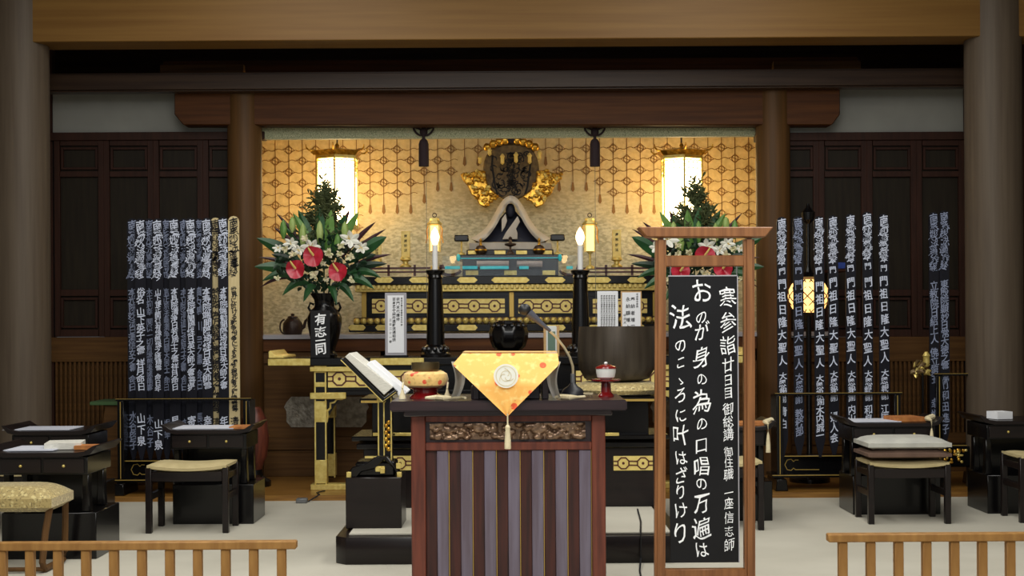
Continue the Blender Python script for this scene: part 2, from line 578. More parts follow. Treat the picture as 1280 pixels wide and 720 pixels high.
bay('left', 60, 290, [(68, 130), (130, 192), (192, 254), (254, 300)], 68, 165, 'left bay wall with white plaster band above dark panelled doors')
bay('right', 985, 1210, [(960, 1024), (1024, 1084), (1084, 1146), (1146, 1206)], 1040, 1206, 'right bay wall with white plaster band above dark panelled doors')
# far flank walls outside the thick pillars
b = MB().box(-7, P(66, 400, YB).x, YB + 0.02, YB + 0.1, 0, 4.6).box(P(1207, 400, YB).x, 7, YB + 0.02, YB + 0.1, 0, 4.6)
struct('wall_back_flank', b, M['doorwood'], 'dark boarded wall outside the thick pillars')

# altar dais front and alcove
DX0, DX1 = P(307, 500, 11.35).x, P(967, 500, 11.35).x
ZL = P(640, 417, 11.3).z
d = 11.36
root = bpy.data.objects.new('altar_dais_wall', None)
COL.objects.link(root)
tag(root, 'brown panelled dais front below the altar ledge', kind='structure')
part(root, 'dais_board', MB().box(DX0, DX1, d, d + 0.1, ZW, ZL - 0.04), M['sidewood'])
part(root, 'dais_top', MB().box(DX0, DX1, d - 0.04, d + 0.1, ZL - 0.14, ZL - 0.035), M['beam'], bevel=0.004)
fr = MB()
xs = [DX0 + 0.12 + (DX1 - DX0 - 0.24) * i / 4 for i in range(5)]
for x in xs:
    fr.box(x - 0.035, x + 0.035, d - 0.018, d, ZW + 0.22, ZL - 0.14)
fr.box(DX0, DX1, d - 0.018, d, ZL - 0.24, ZL - 0.14).box(DX0, DX1, d - 0.018, d, ZW + 0.22, ZW + 0.33)
fr.box(DX0, DX1, d - 0.03, d, ZW, ZW + 0.20)
part(root, 'dais_frame', fr, M['sidewood'], bevel=0.004)
for px in (408, 572, 700, 866):
    pts = [(px - 50, 503), (px - 44, 496), (px + 44, 496), (px + 50, 503), (px + 53, 509), (px + 50, 514), (px + 50, 527), (px + 44, 534), (px - 44, 534), (px - 50, 527), (px - 50, 514), (px - 53, 509)]
    part(root, 'openwork_plaque', MB().pprism(pts, d - 0.012, 0.012), M['openwork'])
b = MB().box(DX0 - 0.5, DX1 + 0.5, d - 0.06, 13.5, ZL - 0.036, ZL)
struct('altar_ledge', b, M['greymount'], 'pale ledge of the altar alcove', bevel=0.003)
YG = 13.4
b = MB().box(-2.9, 2.9, YG, YG + 0.08, ZL, 3.5)
wall_gold = struct('wall_alcove', b, M['goldwall'], 'gold papered back wall of the altar alcove')
b = MB().box(-2.95, -2.85, 11.55, YG, ZL, 3.5).box(2.85, 2.95, 11.55, YG, ZL, 3.5)
struct('wall_alcove_side', b, M['goldwall'], 'gold side walls of the alcove')
struct('ceiling_alcove', MB().box(-2.95, 2.95, 11.55, YG + 0.08, 3.45, 3.55), M['beam'], 'dark alcove ceiling')
b = MB().box(-2.95, P(307, 300, 11.5).x, 11.45, 11.55, ZL, 3.5).box(P(967, 300, 11.5).x, 2.95, 11.45, 11.55, ZL, 3.5)
struct('wall_alcove_return', b, M['sidewood'], 'narrow wooden returns behind the inner pillars')
# the gold paper passes into an ivory mottled cloth towards the lower middle
nt = M['goldwall'].node_tree
N, L = nt.nodes.new, nt.links.new
def nmath(op, a, b_=None, clamp=False):
    n_ = N('ShaderNodeMath'); n_.operation = op; n_.use_clamp = clamp
    for k_, v_ in enumerate((a, b_)):
        if v_ is None: continue
        if isinstance(v_, (int, float)): n_.inputs[k_].default_value = v_
        else: L(v_, n_.inputs[k_])
    return n_.outputs[0]
tcn = N('ShaderNodeTexCoord'); sx = N('ShaderNodeSeparateXYZ'); L(tcn.outputs['Object'], sx.inputs[0])
ax = nmath('MAXIMUM', nmath('SUBTRACT', nmath('ABSOLUTE', sx.outputs[0]), 0.7), 0.0)
zbound = nmath('SUBTRACT', 2.82, nmath('MULTIPLY', ax, 0.42))
fac = nmath('DIVIDE', nmath('SUBTRACT', zbound, sx.outputs[2]), 0.5, clamp=True)
ivn = N('ShaderNodeTexNoise'); ivn.inputs['Scale'].default_value = 24; ivn.inputs['Detail'].default_value = 2
mpn = N('ShaderNodeMapping'); mpn.inputs['Scale'].default_value = (1, 1, 2); L(tcn.outputs['Object'], mpn.inputs[0]); L(mpn.outputs[0], ivn.inputs['Vector'])
ivr = N('ShaderNodeValToRGB'); L(ivn.outputs['Fac'], ivr.inputs[0])
ivr.color_ramp.elements[0].position = .38; ivr.color_ramp.elements[1].position = .62
ivr.color_ramp.elements[0].color = srgb((172, 168, 140)); ivr.color_ramp.elements[1].color = srgb((212, 208, 182))
bs = nt.nodes['Principled BSDF']
old = bs.inputs['Base Color'].links[0].from_socket
mxn = N('ShaderNodeMix'); mxn.data_type = 'RGBA'
L(fac, mxn.inputs[0]); L(old, mxn.inputs[6]); L(ivr.outputs[0], mxn.inputs[7]); L(mxn.outputs[2], bs.inputs['Base Color'])
# net motif printed on the gold paper
b = MB()
yN = YG - 0.007
ks = range(-2, 38)
def yend(px):
    q = min(px, 1273 - px)
    if q < 388: return 330
    if q < 455: return 305
    if q < 515: return 256
    if q < 534: return 243
    if q < 576: return 228
    return 196
tass = MB()
for k in ks:
    px = 327 + 16.9 * k
    if px > 960: continue
    ye = yend(px)
    a, c = P(px, 170, yN), P(px, ye, yN)
    line(b, (a.x, a.z), (a.x, c.z), 0.007, yN)
    if ye < 300:
        w = S(2.2, yN)
        b.add([(a.x - w * .5, yN, c.z), (a.x + w * .5, yN, c.z), (a.x + w, yN, c.z - S(9, yN)), (a.x, yN, c.z - S(12, yN)), (a.x - w, yN, c.z - S(9, yN))], [(0, 1, 2, 3, 4)])
    for j in range(14):
        py = 186 + 13.8 * j
        if py > ye - 4: break
        q = P(px, py, yN)
        q = Vector((a.x, yN, P(640, py, yN).z))
        hw = S(16.9, yN) / 2
        sg = [(q.x + hw * t, q.z + 0.012 * math.sin(t * PI * 1.0) * (1 if (k + j) % 2 else -1)) for t in (-1, -.66, -.33, 0, .33, .66, 1)]
        b.ribbon(sg, 0.006, yN)
        if (k + j) % 2 == 0:
            r = S(4.0, yN)
            ring = [(q.x + r * math.cos(t * PI / 6), q.z + r * math.sin(t * PI / 6)) for t in range(12)]
            b.ribbon(ring, 0.007, yN, closed=True)
            dm = [(q.x + 1.7 * r, q.z), (q.x, q.z + 1.5 * r), (q.x - 1.7 * r, q.z), (q.x, q.z - 1.5 * r)]
            b.ribbon(dm, 0.006, yN, closed=True)
part(wall_gold, 'net_motif', b, M['netline'], fix=False)

# ================================================================== ALCOVE: blind edge, tassels, lanterns
za, zc = P(640, 172.5, 11.45).z, P(640, 155, 11.45).z
x0, x1 = DX0 + 0.12, DX1 - 0.12
single('rolled_blind', MB().box(x0, x1, 11.42, 11.50, za, zc + 0.02), M['greenbrocade'],
       'long rolled blind with green patterned brocade edge under the tie beam', 'blind', (0, 11.46, za), bevel=0.01, seg=2)
for px, lab in ((529.5, 'dark tassel with bow knot hanging from the blind above the left candle'), (743.5, 'dark tassel with bow knot hanging from the blind above the right candle')):
    d = 11.40
    c = P(px, 165, d)
    T = thing('blind_tassel', lab, 'tassel', (c.x, d, P(px, 208, d).z), 'tassels on the rolled blind')
    s = S(1, d)
    b = MB()
    for sg in (-1, 1):
        lp = [(c.x + sg * s * 18 * math.sin(t) * (0.6 + 0.4 * math.cos(t)) , d, c.z + s * (1 + 5 * math.sin(2 * t))) for t in [PI * i / 14 for i in range(15)]]
        b.tube(lp, s * 1.3, 6)
    part(T, 'bow', b, M['purpletassel'])
    part(T, 'knot', MB().sphere((c.x, d, c.z), s * 5, s * 3, s * 6), M['purpletassel'])
    part(T, 'cord', MB().tube([(c.x, d, c.z + s * 8), (c.x, d, c.z - s * 8)], s * 2), M['purpletassel'])
    part(T, 'fringe', MB().lathe((c.x, d, P(px, 208, d).z), [(s * 6.3, 0), (s * 6.5, s * 6), (s * 6.2, s * 28), (s * 5, s * 32), (s * 2, s * 35)], 16), M['purpletassel'])


def big_lantern(px, label):
    d = 12.7
    s = S(1, d)
    c = P(px, 285, d)
    T = thing('altar_lantern', label, 'lantern', (c.x, d, c.z), 'large gold lanterns of the alcove')
    z = lambda py: P(px, py, d).z
    hexp = lambda r, zz, n=6: [(c.x + r * math.cos(PI / 6 + PI / 3 * i), d + r * math.sin(PI / 6 + PI / 3 * i), zz) for i in range(n)]
    R = s * 27
    # bright panels
    for i in range(6):
        h0, h1 = hexp(R * 0.97, z(283)), hexp(R * 0.97, z(203))
        j = (i + 1) % 6
        part(T, 'lamp_panel', MB().add([h0[i], h0[j], h1[j], h1[i]], [(0, 1, 2, 3)]), M['lampglass'], fix=False)
    g = MB()
    for i in range(6):
        a, e = hexp(R, z(286))[i], hexp(R, z(197))[i]
        part(T, 'post', MB().tube([a, e], s * 1.3, 6), M['gold'])
    for py, rr in ((286, 1.06), (200, 1.04)):
        g.add(hexp(R * rr, z(py)) + hexp(R * rr, z(py) + s * 4), [(i, (i + 1) % 6, (i + 1) % 6 + 6, i + 6) for i in range(6)] + [(5, 4, 3, 2, 1, 0), (6, 7, 8, 9, 10, 11)])
    part(T, 'rim', g, M['gold'])
    # openwork ring band
    f = MB()
    for i in range(6):
        a, e = Vector(hexp(R * 1.0, 0)[i]), Vector(hexp(R * 1.0, 0)[(i + 1) % 6])
        for k in range(4):
            for row, py in enumerate((205, 212, 219)):
                q = a.lerp(e, (k + 0.5) / 4)
                if row == 2 and k % 2: continue
                t = (e - a).normalized()
                r = s * 3.0
                ring = [(q.x + t.x * r * math.cos(w), q.y + t.y * r * math.cos(w), z(py) + r * math.sin(w)) for w in [2 * PI * n / 8 for n in range(9)]]
                f.tube(ring, s * 0.55, 4)
    part(T, 'openwork_band', f, M['gold'])
    rf = MB()
    o = [(c.x + s * 34 * math.cos(PI / 6 + PI / 3 * i), d + s * 34 * math.sin(PI / 6 + PI / 3 * i), z(193) + s * 3) for i in range(6)]
    i2 = hexp(s * 17, z(187))
    i3 = hexp(s * 27, z(197))
    rf.add(o + i2 + i3, [(i, (i + 1) % 6, (i + 1) % 6 + 6, i + 6) for i in range(6)] + [(i, i + 12, (i + 1) % 6 + 12, (i + 1) % 6) for i in range(6)] + [tuple(range(6, 12)), tuple(range(17, 11, -1))])
    part(T, 'roof', rf, M['goldbright'])
    w = MB()
    for i in range(6):
        a = Vector(o[i])
        n = (a - Vector((c.x, d, a.z))).normalized()
        w = MB().tube([a - n * s * 4, a + n * s * 3, a + n * s * 7 + Vector((0, 0, s * 3)), a + n * s * 7.5 + Vector((0, 0, s * 7))], [s * 1.2, s * 1.2, s, s * .5], 5)
        part(T, 'roof_curl', w, M['goldbright'])
    part(T, 'hook', MB().tube([(c.x, d, z(188)), (c.x, d, 3.45)], s * 0.9, 6), M['bronze'])
    part(T, 'finial', MB().lathe((c.x, d, z(188)), [(s * 5, 0), (s * 5, s * 2), (s * 2, s * 4), (s * 3, s * 6), (s * .6, s * 10)], 10), M['goldbright'])
    return T


big_lantern(422, 'large bright hexagonal gold lantern hanging behind the left bouquet')
big_lantern(852.5, 'large bright hexagonal gold lantern hanging behind the wooden sign')

# ================================================================== ALCOVE: sacred scroll tablet and gold clouds
d = 13.15
c = P(639, 250, d)
T = thing('hanging_mandala', 'dark oval altar tablet with gold scrollwork and pendant ornaments', 'altar tablet', (c.x, d, c.z))
s = S(1, d)
out = []
for i in range(33):
    t = PI * 2 * i / 33
    x = 35 * math.cos(t)
    y = 38 * math.sin(t)
    x *= 1.0 - 0.10 * (y < 0) * (-y / 38)
    out.append((639 + x, 212 - y))
part(T, 'tablet_board', MB().pprism(out, d, 0.05), M['oldgold'], bevel=0.006)
b = MB()
pl = P(639, 212, d)
r2 = random.Random(3)
for i in range(46):
    a0 = r2.uniform(-24, 24); b0 = r2.uniform(-30, 20)
    if a0 * a0 / 900 + b0 * b0 / 1100 > 0.9: continue
    rr = r2.uniform(3, 7)
    ph = r2.uniform(0, 6)
    pts = []
    for k in range(12):
        t = ph + k * 0.45
        rad = rr * (1 - k / 14)
        pts.append((pl.x + s * (a0 + rad * math.cos(t)), pl.z + s * (b0 + rad * math.sin(t))))
    b.ribbon(pts, [s * (0.4 + 1.3 * abs(math.sin(k * .6))) for k in range(12)], d - 0.004)
part(T, 'dark_scrollwork', b, M['ink'], kind='stuff', fix=False)
b = MB()
for sg in (-1, 1):
    pts = [(pl.x + sg * s * x, pl.z + s * y) for x, y in ((23, 18), (24, 6), (22, -8), (20, -22), (17, -31))]
    b.ribbon(pts, s * 2.4, d - 0.006)
part(T, 'black_stroke', b, M['ink'], fix=False)
b = MB()
chars = '南無妙法蓮華経'
for i, ch in enumerate(chars):
    write(b, ch, pl.x, pl.z + s * (18 - 7.0 * i), d - 0.008, s * 12, s * 8, wob=0.06, off=0.02)
part(T, 'inscription', b, M['ink'], fix=False)
for px, py, hh in ((612, 190, 10), (628, 199, 14), (645, 197, 14), (662, 198, 14), (674, 194, 12), (600, 200, 10)):
    q = P(px, py, d - 0.04)
    k = part(T, 'pendant', MB().lathe((q.x, d - 0.04, q.z - s * hh / 2), [(s * .5, 0), (s * 2.4, s * 2), (s * 2.2, s * hh * .6), (s * 3.2, s * hh * .75), (s * .8, s * hh)], 8), M['goldflat'])
for i in range(9):
    t = -1 + 2 * i / 8
    q = P(639 + 30 * t, 184 - 9 * (1 - t * t), d - 0.03)
    part(T, 'canopy_petal', MB().sphere(tuple(q), s * 5, s * 3, s * 5.5, 10, 6), M['goldbright'] if i != 4 else M['purpletassel'])
# gold clouds: two wings
def cloud(sg, label):
    c = P(639 + sg * 45, 262, 13.1)
    T = thing('gold_cloud_carving', label, 'carving', (c.x, 13.1, c.z), 'gold cloud wings of the altar tablet')
    r = random.Random(11 if sg > 0 else 5)
    o = [(639 + sg * a, q) for a, q in ((32, 214), (42, 212), (52, 216), (64, 217), (60, 226), (54, 233), (50, 243), (44, 247), (40, 256), (31, 260), (25, 252), (14, 246), (24, 238), (31, 228))]
    if sg < 0: o = o[::-1]
    part(T, 'cloud_body', MB().pprism(o, 13.1, 0.05), M['goldbright'], bevel=0.01)
    n = 0
    while n < 60:
        a, q = r.uniform(14, 64), r.uniform(212, 260)
        # inside test
        x, y = 639 + sg * a, q
        ins = False
        for i in range(len(o)):
            (xa, ya), (xb, yb) = o[i], o[i - 1]
            if (ya > y) != (yb > y) and x < (xb - xa) * (y - ya) / (yb - ya) + xa: ins = not ins
        if not ins: continue
        n += 1
        p = P(x, y, 13.08)
        u = S(1, 13.1)
        part(T, 'curl', MB().sphere(tuple(p), u * r.uniform(1.5, 3.4), u * 2.2, u * r.uniform(1.4, 3.0), 8, 6), M['goldbright'] if r.random() < .7 else M['gold'])
cloud(-1, 'glittering gold cloud carving at the left foot of the oval tablet')
cloud(1, 'glittering gold cloud carving at the right foot of the oval tablet')

# ================================================================== ALCOVE: tiered altar
d = 12.2
c = P(637, 414, d)
c.z = ZL
T = thing('tiered_altar', 'wide black lacquer altar with gold octagon panels and gold bands', 'altar', (c.x, d, ZL))


def octo(T, px0, py0, px1, py1, d, n, th=0.012, name='gold_panel'):
    pnl = part(T, name, MB().pb(px0, py0, px1, py1, d, th), M['goldflat'])
    b = MB()
    hh = (py1 - py0) / 2
    cy = (py0 + py1) / 2
    r = hh * 0.82
    step = (px1 - px0) / n
    for i in range(n):
        q = P(px0 + step * (i + .5), cy, d)
        sr = S(r, d)
        oc = [(q.x + sr * math.cos(PI / 8 + PI / 4 * k), q.z + sr * math.sin(PI / 8 + PI / 4 * k)) for k in range(8)]
        b.ribbon(oc, S(max(1.6, hh * .19), d), d - 0.003, closed=True)
        ri = [(q.x + sr * .24 * math.cos(PI / 4 * k), q.z + sr * .24 * math.sin(PI / 4 * k)) for k in range(8)]
        b.add([(x, d - 0.003, z) for x, z in ri], [tuple(range(8))])
        for sg in (-1, 1):
            for v in (-1, 1):
                xa = q.x + sg * sr * .95
                xb = q.x + sg * S(step / 2, d)
                line(b, (xa, q.z + v * sr * .33), (xb, q.z + v * sr * .33), S(1.6, d), d - 0.003)
    part(pnl, 'octagon_inlay', b, M['inlay'], fix=False)
    return pnl


xl, xr = 440, 834
part(T, 'plinth', MB().pb(xl - 4, 405, xr + 4, 414, d - 0.05, 0.95), M['black'], bevel=0.006)
bb = MB()
part(T, 'lower_band', MB().pb(xl + 2, 396, xr - 2, 405, d, 0.85), M['bronze'], bevel=0.006)
lo = None
for i in range(46):
    px = xl + 6 + (xr - xl - 12) * i / 45
    q = P(px, 400.5, d - 0.012)
    q.z = P(637, 400.5, d).z
    if lo is None:
        lo = part(T, 'lotus_petal', MB().sphere(tuple(q), S(4.2, d), 0.03, S(4.2, d), 8, 6), M['gold'])
        lx = q.x
    else:
        o = lo.copy(); o.location = (q.x - lx, 0, 0); COL.objects.link(o)
part(T, 'body', MB().pb(452, 364, 822, 397, d + 0.05, 0.75), M['black'], bevel=0.004)
for a, e in ((462, 537), (551, 634), (645, 722), (738, 812)):
    fr = MB()
    for q in ((a - 2, 368, e + 2, 370), (a - 2, 394, e + 2, 396), (a - 2, 370, a, 394), (e, 370, e + 2, 394)):
        fr.pb(*q, d + 0.035, 0.02)
    part(T, 'panel_frame', fr, M['black'])
    octo(T, a + 3, 373.5, e - 3, 391.5, d + 0.035, 3)
for px in (455, 544, 639.5, 730, 819):
    part(T, 'silver_post', MB().pb(px - 3, 365, px + 3, 397, d + 0.03, 0.03), M['goldline'], bevel=0.003)
part(T, 'upper_band', MB().pb(xl + 4, 355, xr - 4, 364, d - 0.02, 0.9), M['gold'], bevel=0.005)
br = None
for i in range(60):
    px = xl + 8 + (xr - xl - 16) * i / 59
    q = P(px, 358.5, d - 0.03); q.z = P(637, 358, d).z
    if br is None:
        br = part(T, 'bracket', MB().box(q.x - .014, q.x + .014, d - 0.05, d, q.z - .018, q.z + .018), M['goldflat'], bevel=0.004); lx = q.x
    else:
        o = br.copy(); o.location = (q.x - lx, 0, 0); COL.objects.link(o)
part(T, 'top_plate', MB().pb(xl - 5, 345, xr + 5, 355, d - 0.06, 1.0), M['black'], bevel=0.005)
for px, w in ((480, 8), (527, 12), (584, 9), (638, 20), (694, 9), (748, 12), (796, 8), (449, 5), (826, 5)):
    m = MB().pprism([(px - w - 4, 350), (px - w, 346.5), (px + w, 346.5), (px + w + 4, 350), (px + w, 353.5), (px - w, 353.5)], d - 0.068, 0.01)
    part(T, 'gold_fitting', m, M['gold'])
for px, w in ((446, 8), (480, 8), (527, 10), (584, 10), (694, 10), (748, 10), (796, 8), (830, 8)):
    m = MB().pprism([(px - w - 3, 409.5), (px - w, 406), (px + w, 406), (px + w + 3, 409.5), (px + w, 413), (px - w, 413)], d - 0.058, 0.01)
    part(T, 'gold_fitting', m, M['gold'])
# railing
for a, e in ((448, 556), (720, 828)):
    rl = MB().pb(a, 334, e, 336.5, d, 0.03).pb(a, 339, e, 341, d, 0.02)
    part(T, 'railing', rl, M['rail'], bevel=0.002)
    for i in range(4):
        px = a + 5 + (e - a - 10) * i / 3
        part(T, 'railing_post', MB().pb(px - 1.5, 331, px + 1.5, 345, d, 0.03), M['rail'])
# scroll feet at the middle tier
for px, sg in ((566, 1), (710, -1)):
    pts = [P(px + sg * 10 * math.cos(t) - sg * 2 * t, 338 + 6 * math.sin(t), d) for t in [i * .5 for i in range(10)]]
    part(T, 'scroll_foot', MB().tube(pts, S(2, d), 6), M['rail'])
part(T, 'middle_tier', MB().pb(578, 321, 698, 346, d + 0.1, 0.6), M['black'], bevel=0.005)
part(T, 'middle_top', MB().pb(572, 318, 704, 323, d + 0.07, 0.66), M['black'], bevel=0.004)
for px in (590, 638, 686):
    part(T, 'gold_fitting', MB().pb(px - 8, 338, px + 8, 344, d + 0.09, 0.012), M['gold'], bevel=0.003)
part(T, 'upper_tier', MB().pb(583, 312, 692, 319, d + 0.22, 0.45), M['black'], bevel=0.005)
for px in (592, 625, 652, 683):
    part(T, 'gold_fitting', MB().pb(px - 7, 313, px + 7, 318, d + 0.21, 0.012), M['gold'], bevel=0.003)
part(T, 'seat_tier', MB().pb(586, 303, 690, 312, d + 0.32, 0.45), M['drape'], bevel=0.005)

# glass case with scroll on the altar
d2 = 12.16
q0, q1 = P(553, 345, d2), P(722, 319, d2)
T = thing('glass_case', 'low glass case with cyan edge and painted reflection on the black altar', 'case', (P(637, 345, d2).x, d2, q0.z))
g = MB().box(q0.x, q1.x, d2, d2 + 0.006, q0.z, q1.z)
part(T, 'glass_front', g, M['glass'])
g = MB()
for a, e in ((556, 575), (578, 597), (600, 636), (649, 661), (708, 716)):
    part(T, 'painted_reflection', MB().pb(a, 332.5, e, 336.5, d2 - 0.012, 0.008), M['cyan'], bevel=0.002)  # strips paint the outdoors reflected in the glass
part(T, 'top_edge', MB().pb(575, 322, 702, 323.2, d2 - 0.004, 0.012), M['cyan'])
for px in (573, 700):
    part(T, 'green_stud', MB().sphere(tuple(P(px, 322, d2 - 0.02)), S(2.6, d2), S(2.6, d2), S(5, d2), 8, 8), M['cyan'])
for a, e, lab in ((596, 636, 'pale rolled scroll in the glass case, left of centre'), (646, 678, 'pale rolled scroll in the glass case, right of centre')):
    q, w = P(a, 330, d2 + 0.05), P(e, 330, d2 + 0.05)
    single('scroll', MB().tube([q, w], S(4, d2), 12), M['pinkscroll'], lab, 'scroll', tuple((q + w) / 2), 'scrolls in the glass case')

# statue under silk drape
d = 12.6
zs = P(638, 303, 12.52).z
c = P(638.5, 303, d)
T = thing('draped_statue', 'dark seated statue in white collar under a pale silk hood', 'statue', (c.x, d, zs))
outer = [(-51, 298), (-42, 293), (-32, 285), (-23, 272), (-15.5, 258), (-8, 248), (0, 244.5)]
inner = [(-38, 303), (-31, 298), (-23, 289), (-15, 276), (-9, 263), (-5, 256.5), (0, 254)]
mirr = lambda L_: L_ + [(-a, q) for a, q in L_[-2::-1]]
O_, I_ = mirr(outer), mirr(inner)
def smooth(L_, n):
    r_ = []
    for k in range(n + 1):
        t = k / n * (len(L_) - 1)
        i_ = min(int(t), len(L_) - 2)
        g = lambda m_: L_[max(0, min(len(L_) - 1, m_))]
        p0, p1, p2, p3 = g(i_ - 1), g(i_), g(i_ + 1), g(i_ + 2)
        f_ = t - i_
        r_.append(tuple(0.5 * (2 * p1[m_] + (p2[m_] - p0[m_]) * f_ + (2 * p0[m_] - 5 * p1[m_] + 4 * p2[m_] - p3[m_]) * f_ ** 2 + (3 * p1[m_] - p0[m_] - 3 * p2[m_] + p3[m_]) * f_ ** 3) for m_ in (0, 1)))
    return r_
O_, I_ = smooth(O_, 60), smooth(I_, 60)
def hood(u, v):
    k = int(round(u * 60))
    if v <= .6:
        t = v / .6
        a, q = I_[k][0] * (1 - t) + O_[k][0] * t, I_[k][1] * (1 - t) + O_[k][1] * t
        y = d - .10 + .10 * t - .05 * math.sin(PI * t) + .006 * math.sin(k * .9 + 4 * t)
        p = P(638.5 + a, q, y)
    else:
        t = (v - .6) / .4
        a, q = O_[k]
        p = P(638.5 + a * (1 - .15 * t), q + 4 * t * t, d)
        p.y = d + .30 * t
    p.z = max(p.z, zs)
    return p
part(T, 'silk_hood', MB().grid(hood, 60, 10), M['drape'], fix=False)
def bd(u, v):
    w = (40 * (1 - v) ** 1.15 + 6 * (1 - v * .5))
    a = PI * u
    p = P(638.5 - w * math.cos(a), 303 - 44 * v, d)
    return (p.x, d + .10 - S(w, d) * .5 * math.sin(a), max(zs, p.z))
part(T, 'robe', MB().grid(bd, 20, 10), M['navyrobe'], fix=False)
q = P(638, 263, d - .02)
part(T, 'head', MB().sphere(tuple(q), S(6, d), S(5, d), S(9, d)), M['navyrobe'])
part(T, 'white_collar', MB().pprism([(628, 299), (647, 299), (647, 291), (645, 286), (650, 277), (647, 270), (642, 277), (632, 291)], d - .10, .03), M['drape'], bevel=0.004)
part(T, 'white_collar', MB().pprism([(627, 274), (632, 267), (634, 276), (631, 284), (627, 290)], d - .10, .03), M['drape'], bevel=0.004)

# small altar vessels
ZM = P(638, 318, 12.27).z
def vessel(name, px, py0, py1, prof, d, m, label, cat, group=None, n=14):
    c = P(px, py1, d)
    u = S(1, d)
    return single(name, MB().lathe(tuple(c), [(r * u, z * u) for r, z in prof], n), M[m], label, cat, tuple(c), group)

for px, lab in ((577, 'black flat topped offering stand left of the statue'), (697, 'black flat topped offering stand right of the statue')):
    c = P(px, 319, 12.36); c.z = ZM; u = S(1, 12.36)
    T = thing('offering_stand', lab, 'stand', tuple(c), 'flat topped stands beside the statue')
    part(T, 'stem', MB().lathe(tuple(c), [(u * 5, 0), (u * 4, u * 2), (u * 1.2, u * 4), (u * 1.2, u * 17)], 10), M['gold'])
    part(T, 'tray', MB().box(c.x - u * 9, c.x + u * 9, 12.36 - u * 7, 12.36 + u * 7, c.z + u * 17, c.z + u * 25), M['black'], bevel=0.01)
for px, lab in ((601, 'round black and gold pot left of the centre stand on the altar'), (674, 'round black and gold pot right of the centre stand on the altar')):
    c = P(px, 319, 12.345); c.z = ZM; u = S(1, 12.345)
    T = thing('altar_pot', lab, 'pot', tuple(c), 'round pots on the altar')
    part(T, 'pot_body', MB().lathe(tuple(c), [(u * 4, 0), (u * 7, u * 4), (u * 7.5, u * 7), (u * 5, u * 11), (u * 3, u * 12)], 14), M['bronze'])
    part(T, 'band', MB().lathe((c.x, 12.345, c.z + u * 5), [(u * 7.6, 0), (u * 7.9, u * 1), (u * 7.6, u * 2)], 14), M['goldbright'])
    part(T, 'neck', MB().lathe((c.x, 12.345, c.z + u * 12), [(u * 2, 0), (u * 1.2, u * 4), (u * 2.2, u * 6), (u * .5, u * 9)], 10), M['goldbright'])
vessel('incense_cup', 638, 300, 317.6, [(5, 0), (4, 2), (1.4, 5), (1.4, 9), (7, 11), (7.5, 13), (2, 14), (1.4, 18), (2.6, 20), (.5, 22)], 12.345, 'bronze', 'small bronze cup stand at the centre of the altar', 'cup')


def small_lantern(px, label):
    d = 12.0; u = S(1, d)
    c = P(px, 336, d)
    T = thing('small_lantern', label, 'lantern', tuple(c), 'small gold lanterns of the altar')
    z = lambda p: P(px, p, d).z
    part(T, 'foot', MB().lathe(tuple(c), [(u * 6, 0), (u * 5, u * 3), (u * 1.5, u * 5), (u * 1.5, u * 18), (u * 5, u * 22)], 10), M['gold'])
    part(T, 'lamp_glass', MB().box(c.x - u * 5, c.x + u * 5, d - u * 5, d + u * 5, z(314), z(282)), M['smalllamp'])
    b = MB()
    for a in (-1, 1):
        for e in (-1, 1):
            b.box(c.x + a * u * 6 - u, c.x + a * u * 6 + u, d + e * u * 6 - u, d + e * u * 6 + u, z(315), z(281))
    part(T, 'frame', b, M['gold'])
    b = MB().lathe((c.x, d, z(281)), [(u * 9, 0), (u * 10, u * 1), (u * 6, u * 5), (u * 6, u * 8), (u * 2, u * 9)], 6)
    part(T, 'roof', b, M['gold'])
    pts = [(c.x + u * 2.5 * math.cos(t), d, z(269) + u * 2.5 * math.sin(t)) for t in [i * PI / 6 for i in range(13)]]
    part(T, 'ring', MB().tube(pts, u * .6, 5), M['bronze'])
    b = MB()
    for a in (-1, 1):
        b.tube([(c.x + a * u * 8, d, z(282)), (c.x + a * u * 10, d, z(288)), (c.x + a * u * 9, d, z(296)), (c.x + a * u * 11, d, z(304))], u * .7, 5)
    part(T, 'side_pendant', b, M['goldbright'])
small_lantern(543.5, 'small gold lantern glowing behind the left candle')
small_lantern(737.5, 'small gold lantern standing right of the right candle')


def name_tablet(px, y0, y1, label):
    d = 12.3; u = S(1, d)
    c = P(px, y1, d)
    T = thing('gold_name_tablet', label, 'tablet', tuple(c), 'gold name tablets of the altar')
    h = y1 - y0
    part(T, 'lotus_base', MB().lathe(tuple(c), [(u * 7, 0), (u * 7, u * 2), (u * 3.5, u * 4), (u * 3.5, u * 7), (u * 7, u * 9), (u * 6, u * 12), (u * 4, u * 13)], 12), M['gold'])
    pq = part(T, 'plaque', MB().pb(px - 5.5, y0, px + 5.5, y1 - 12, d - 0.01, 0.03), M['goldflat'], bevel=0.003)
    b = MB()
    for i, ch in enumerate('南無妙法'):
        writepx(b, ch, px, y0 + 6 + i * (h - 20) / 4.2, d - 0.013, 4, 4)
    part(pq, 'inscription', b, M['ink'], fix=False)
name_tablet(507, 289, 334, 'gold name tablet on lotus base left of the left candle')
name_tablet(471, 298, 336, 'gold name tablet half hidden by the left bouquet')
name_tablet(771, 287, 334, 'gold name tablet on lotus base right of the right candle')

# glass pane edges standing before the altar
for px, lab in ((534, 'thin clear glass screen edge left of the left candle'), (745, 'thin clear glass screen edge right of the right candle')):
    d = 11.75
    a, e = P(px, 416, d), P(px, 250, d)
    single('wire', MB().tube([(a.x, d, ZL), (a.x, d, e.z), (a.x, d, 3.45)], 0.0022, 6), M['steel'], lab.replace('clear glass screen edge', 'hanging wire'), 'wire', (a.x, d, ZL), 'thin wires of the alcove')

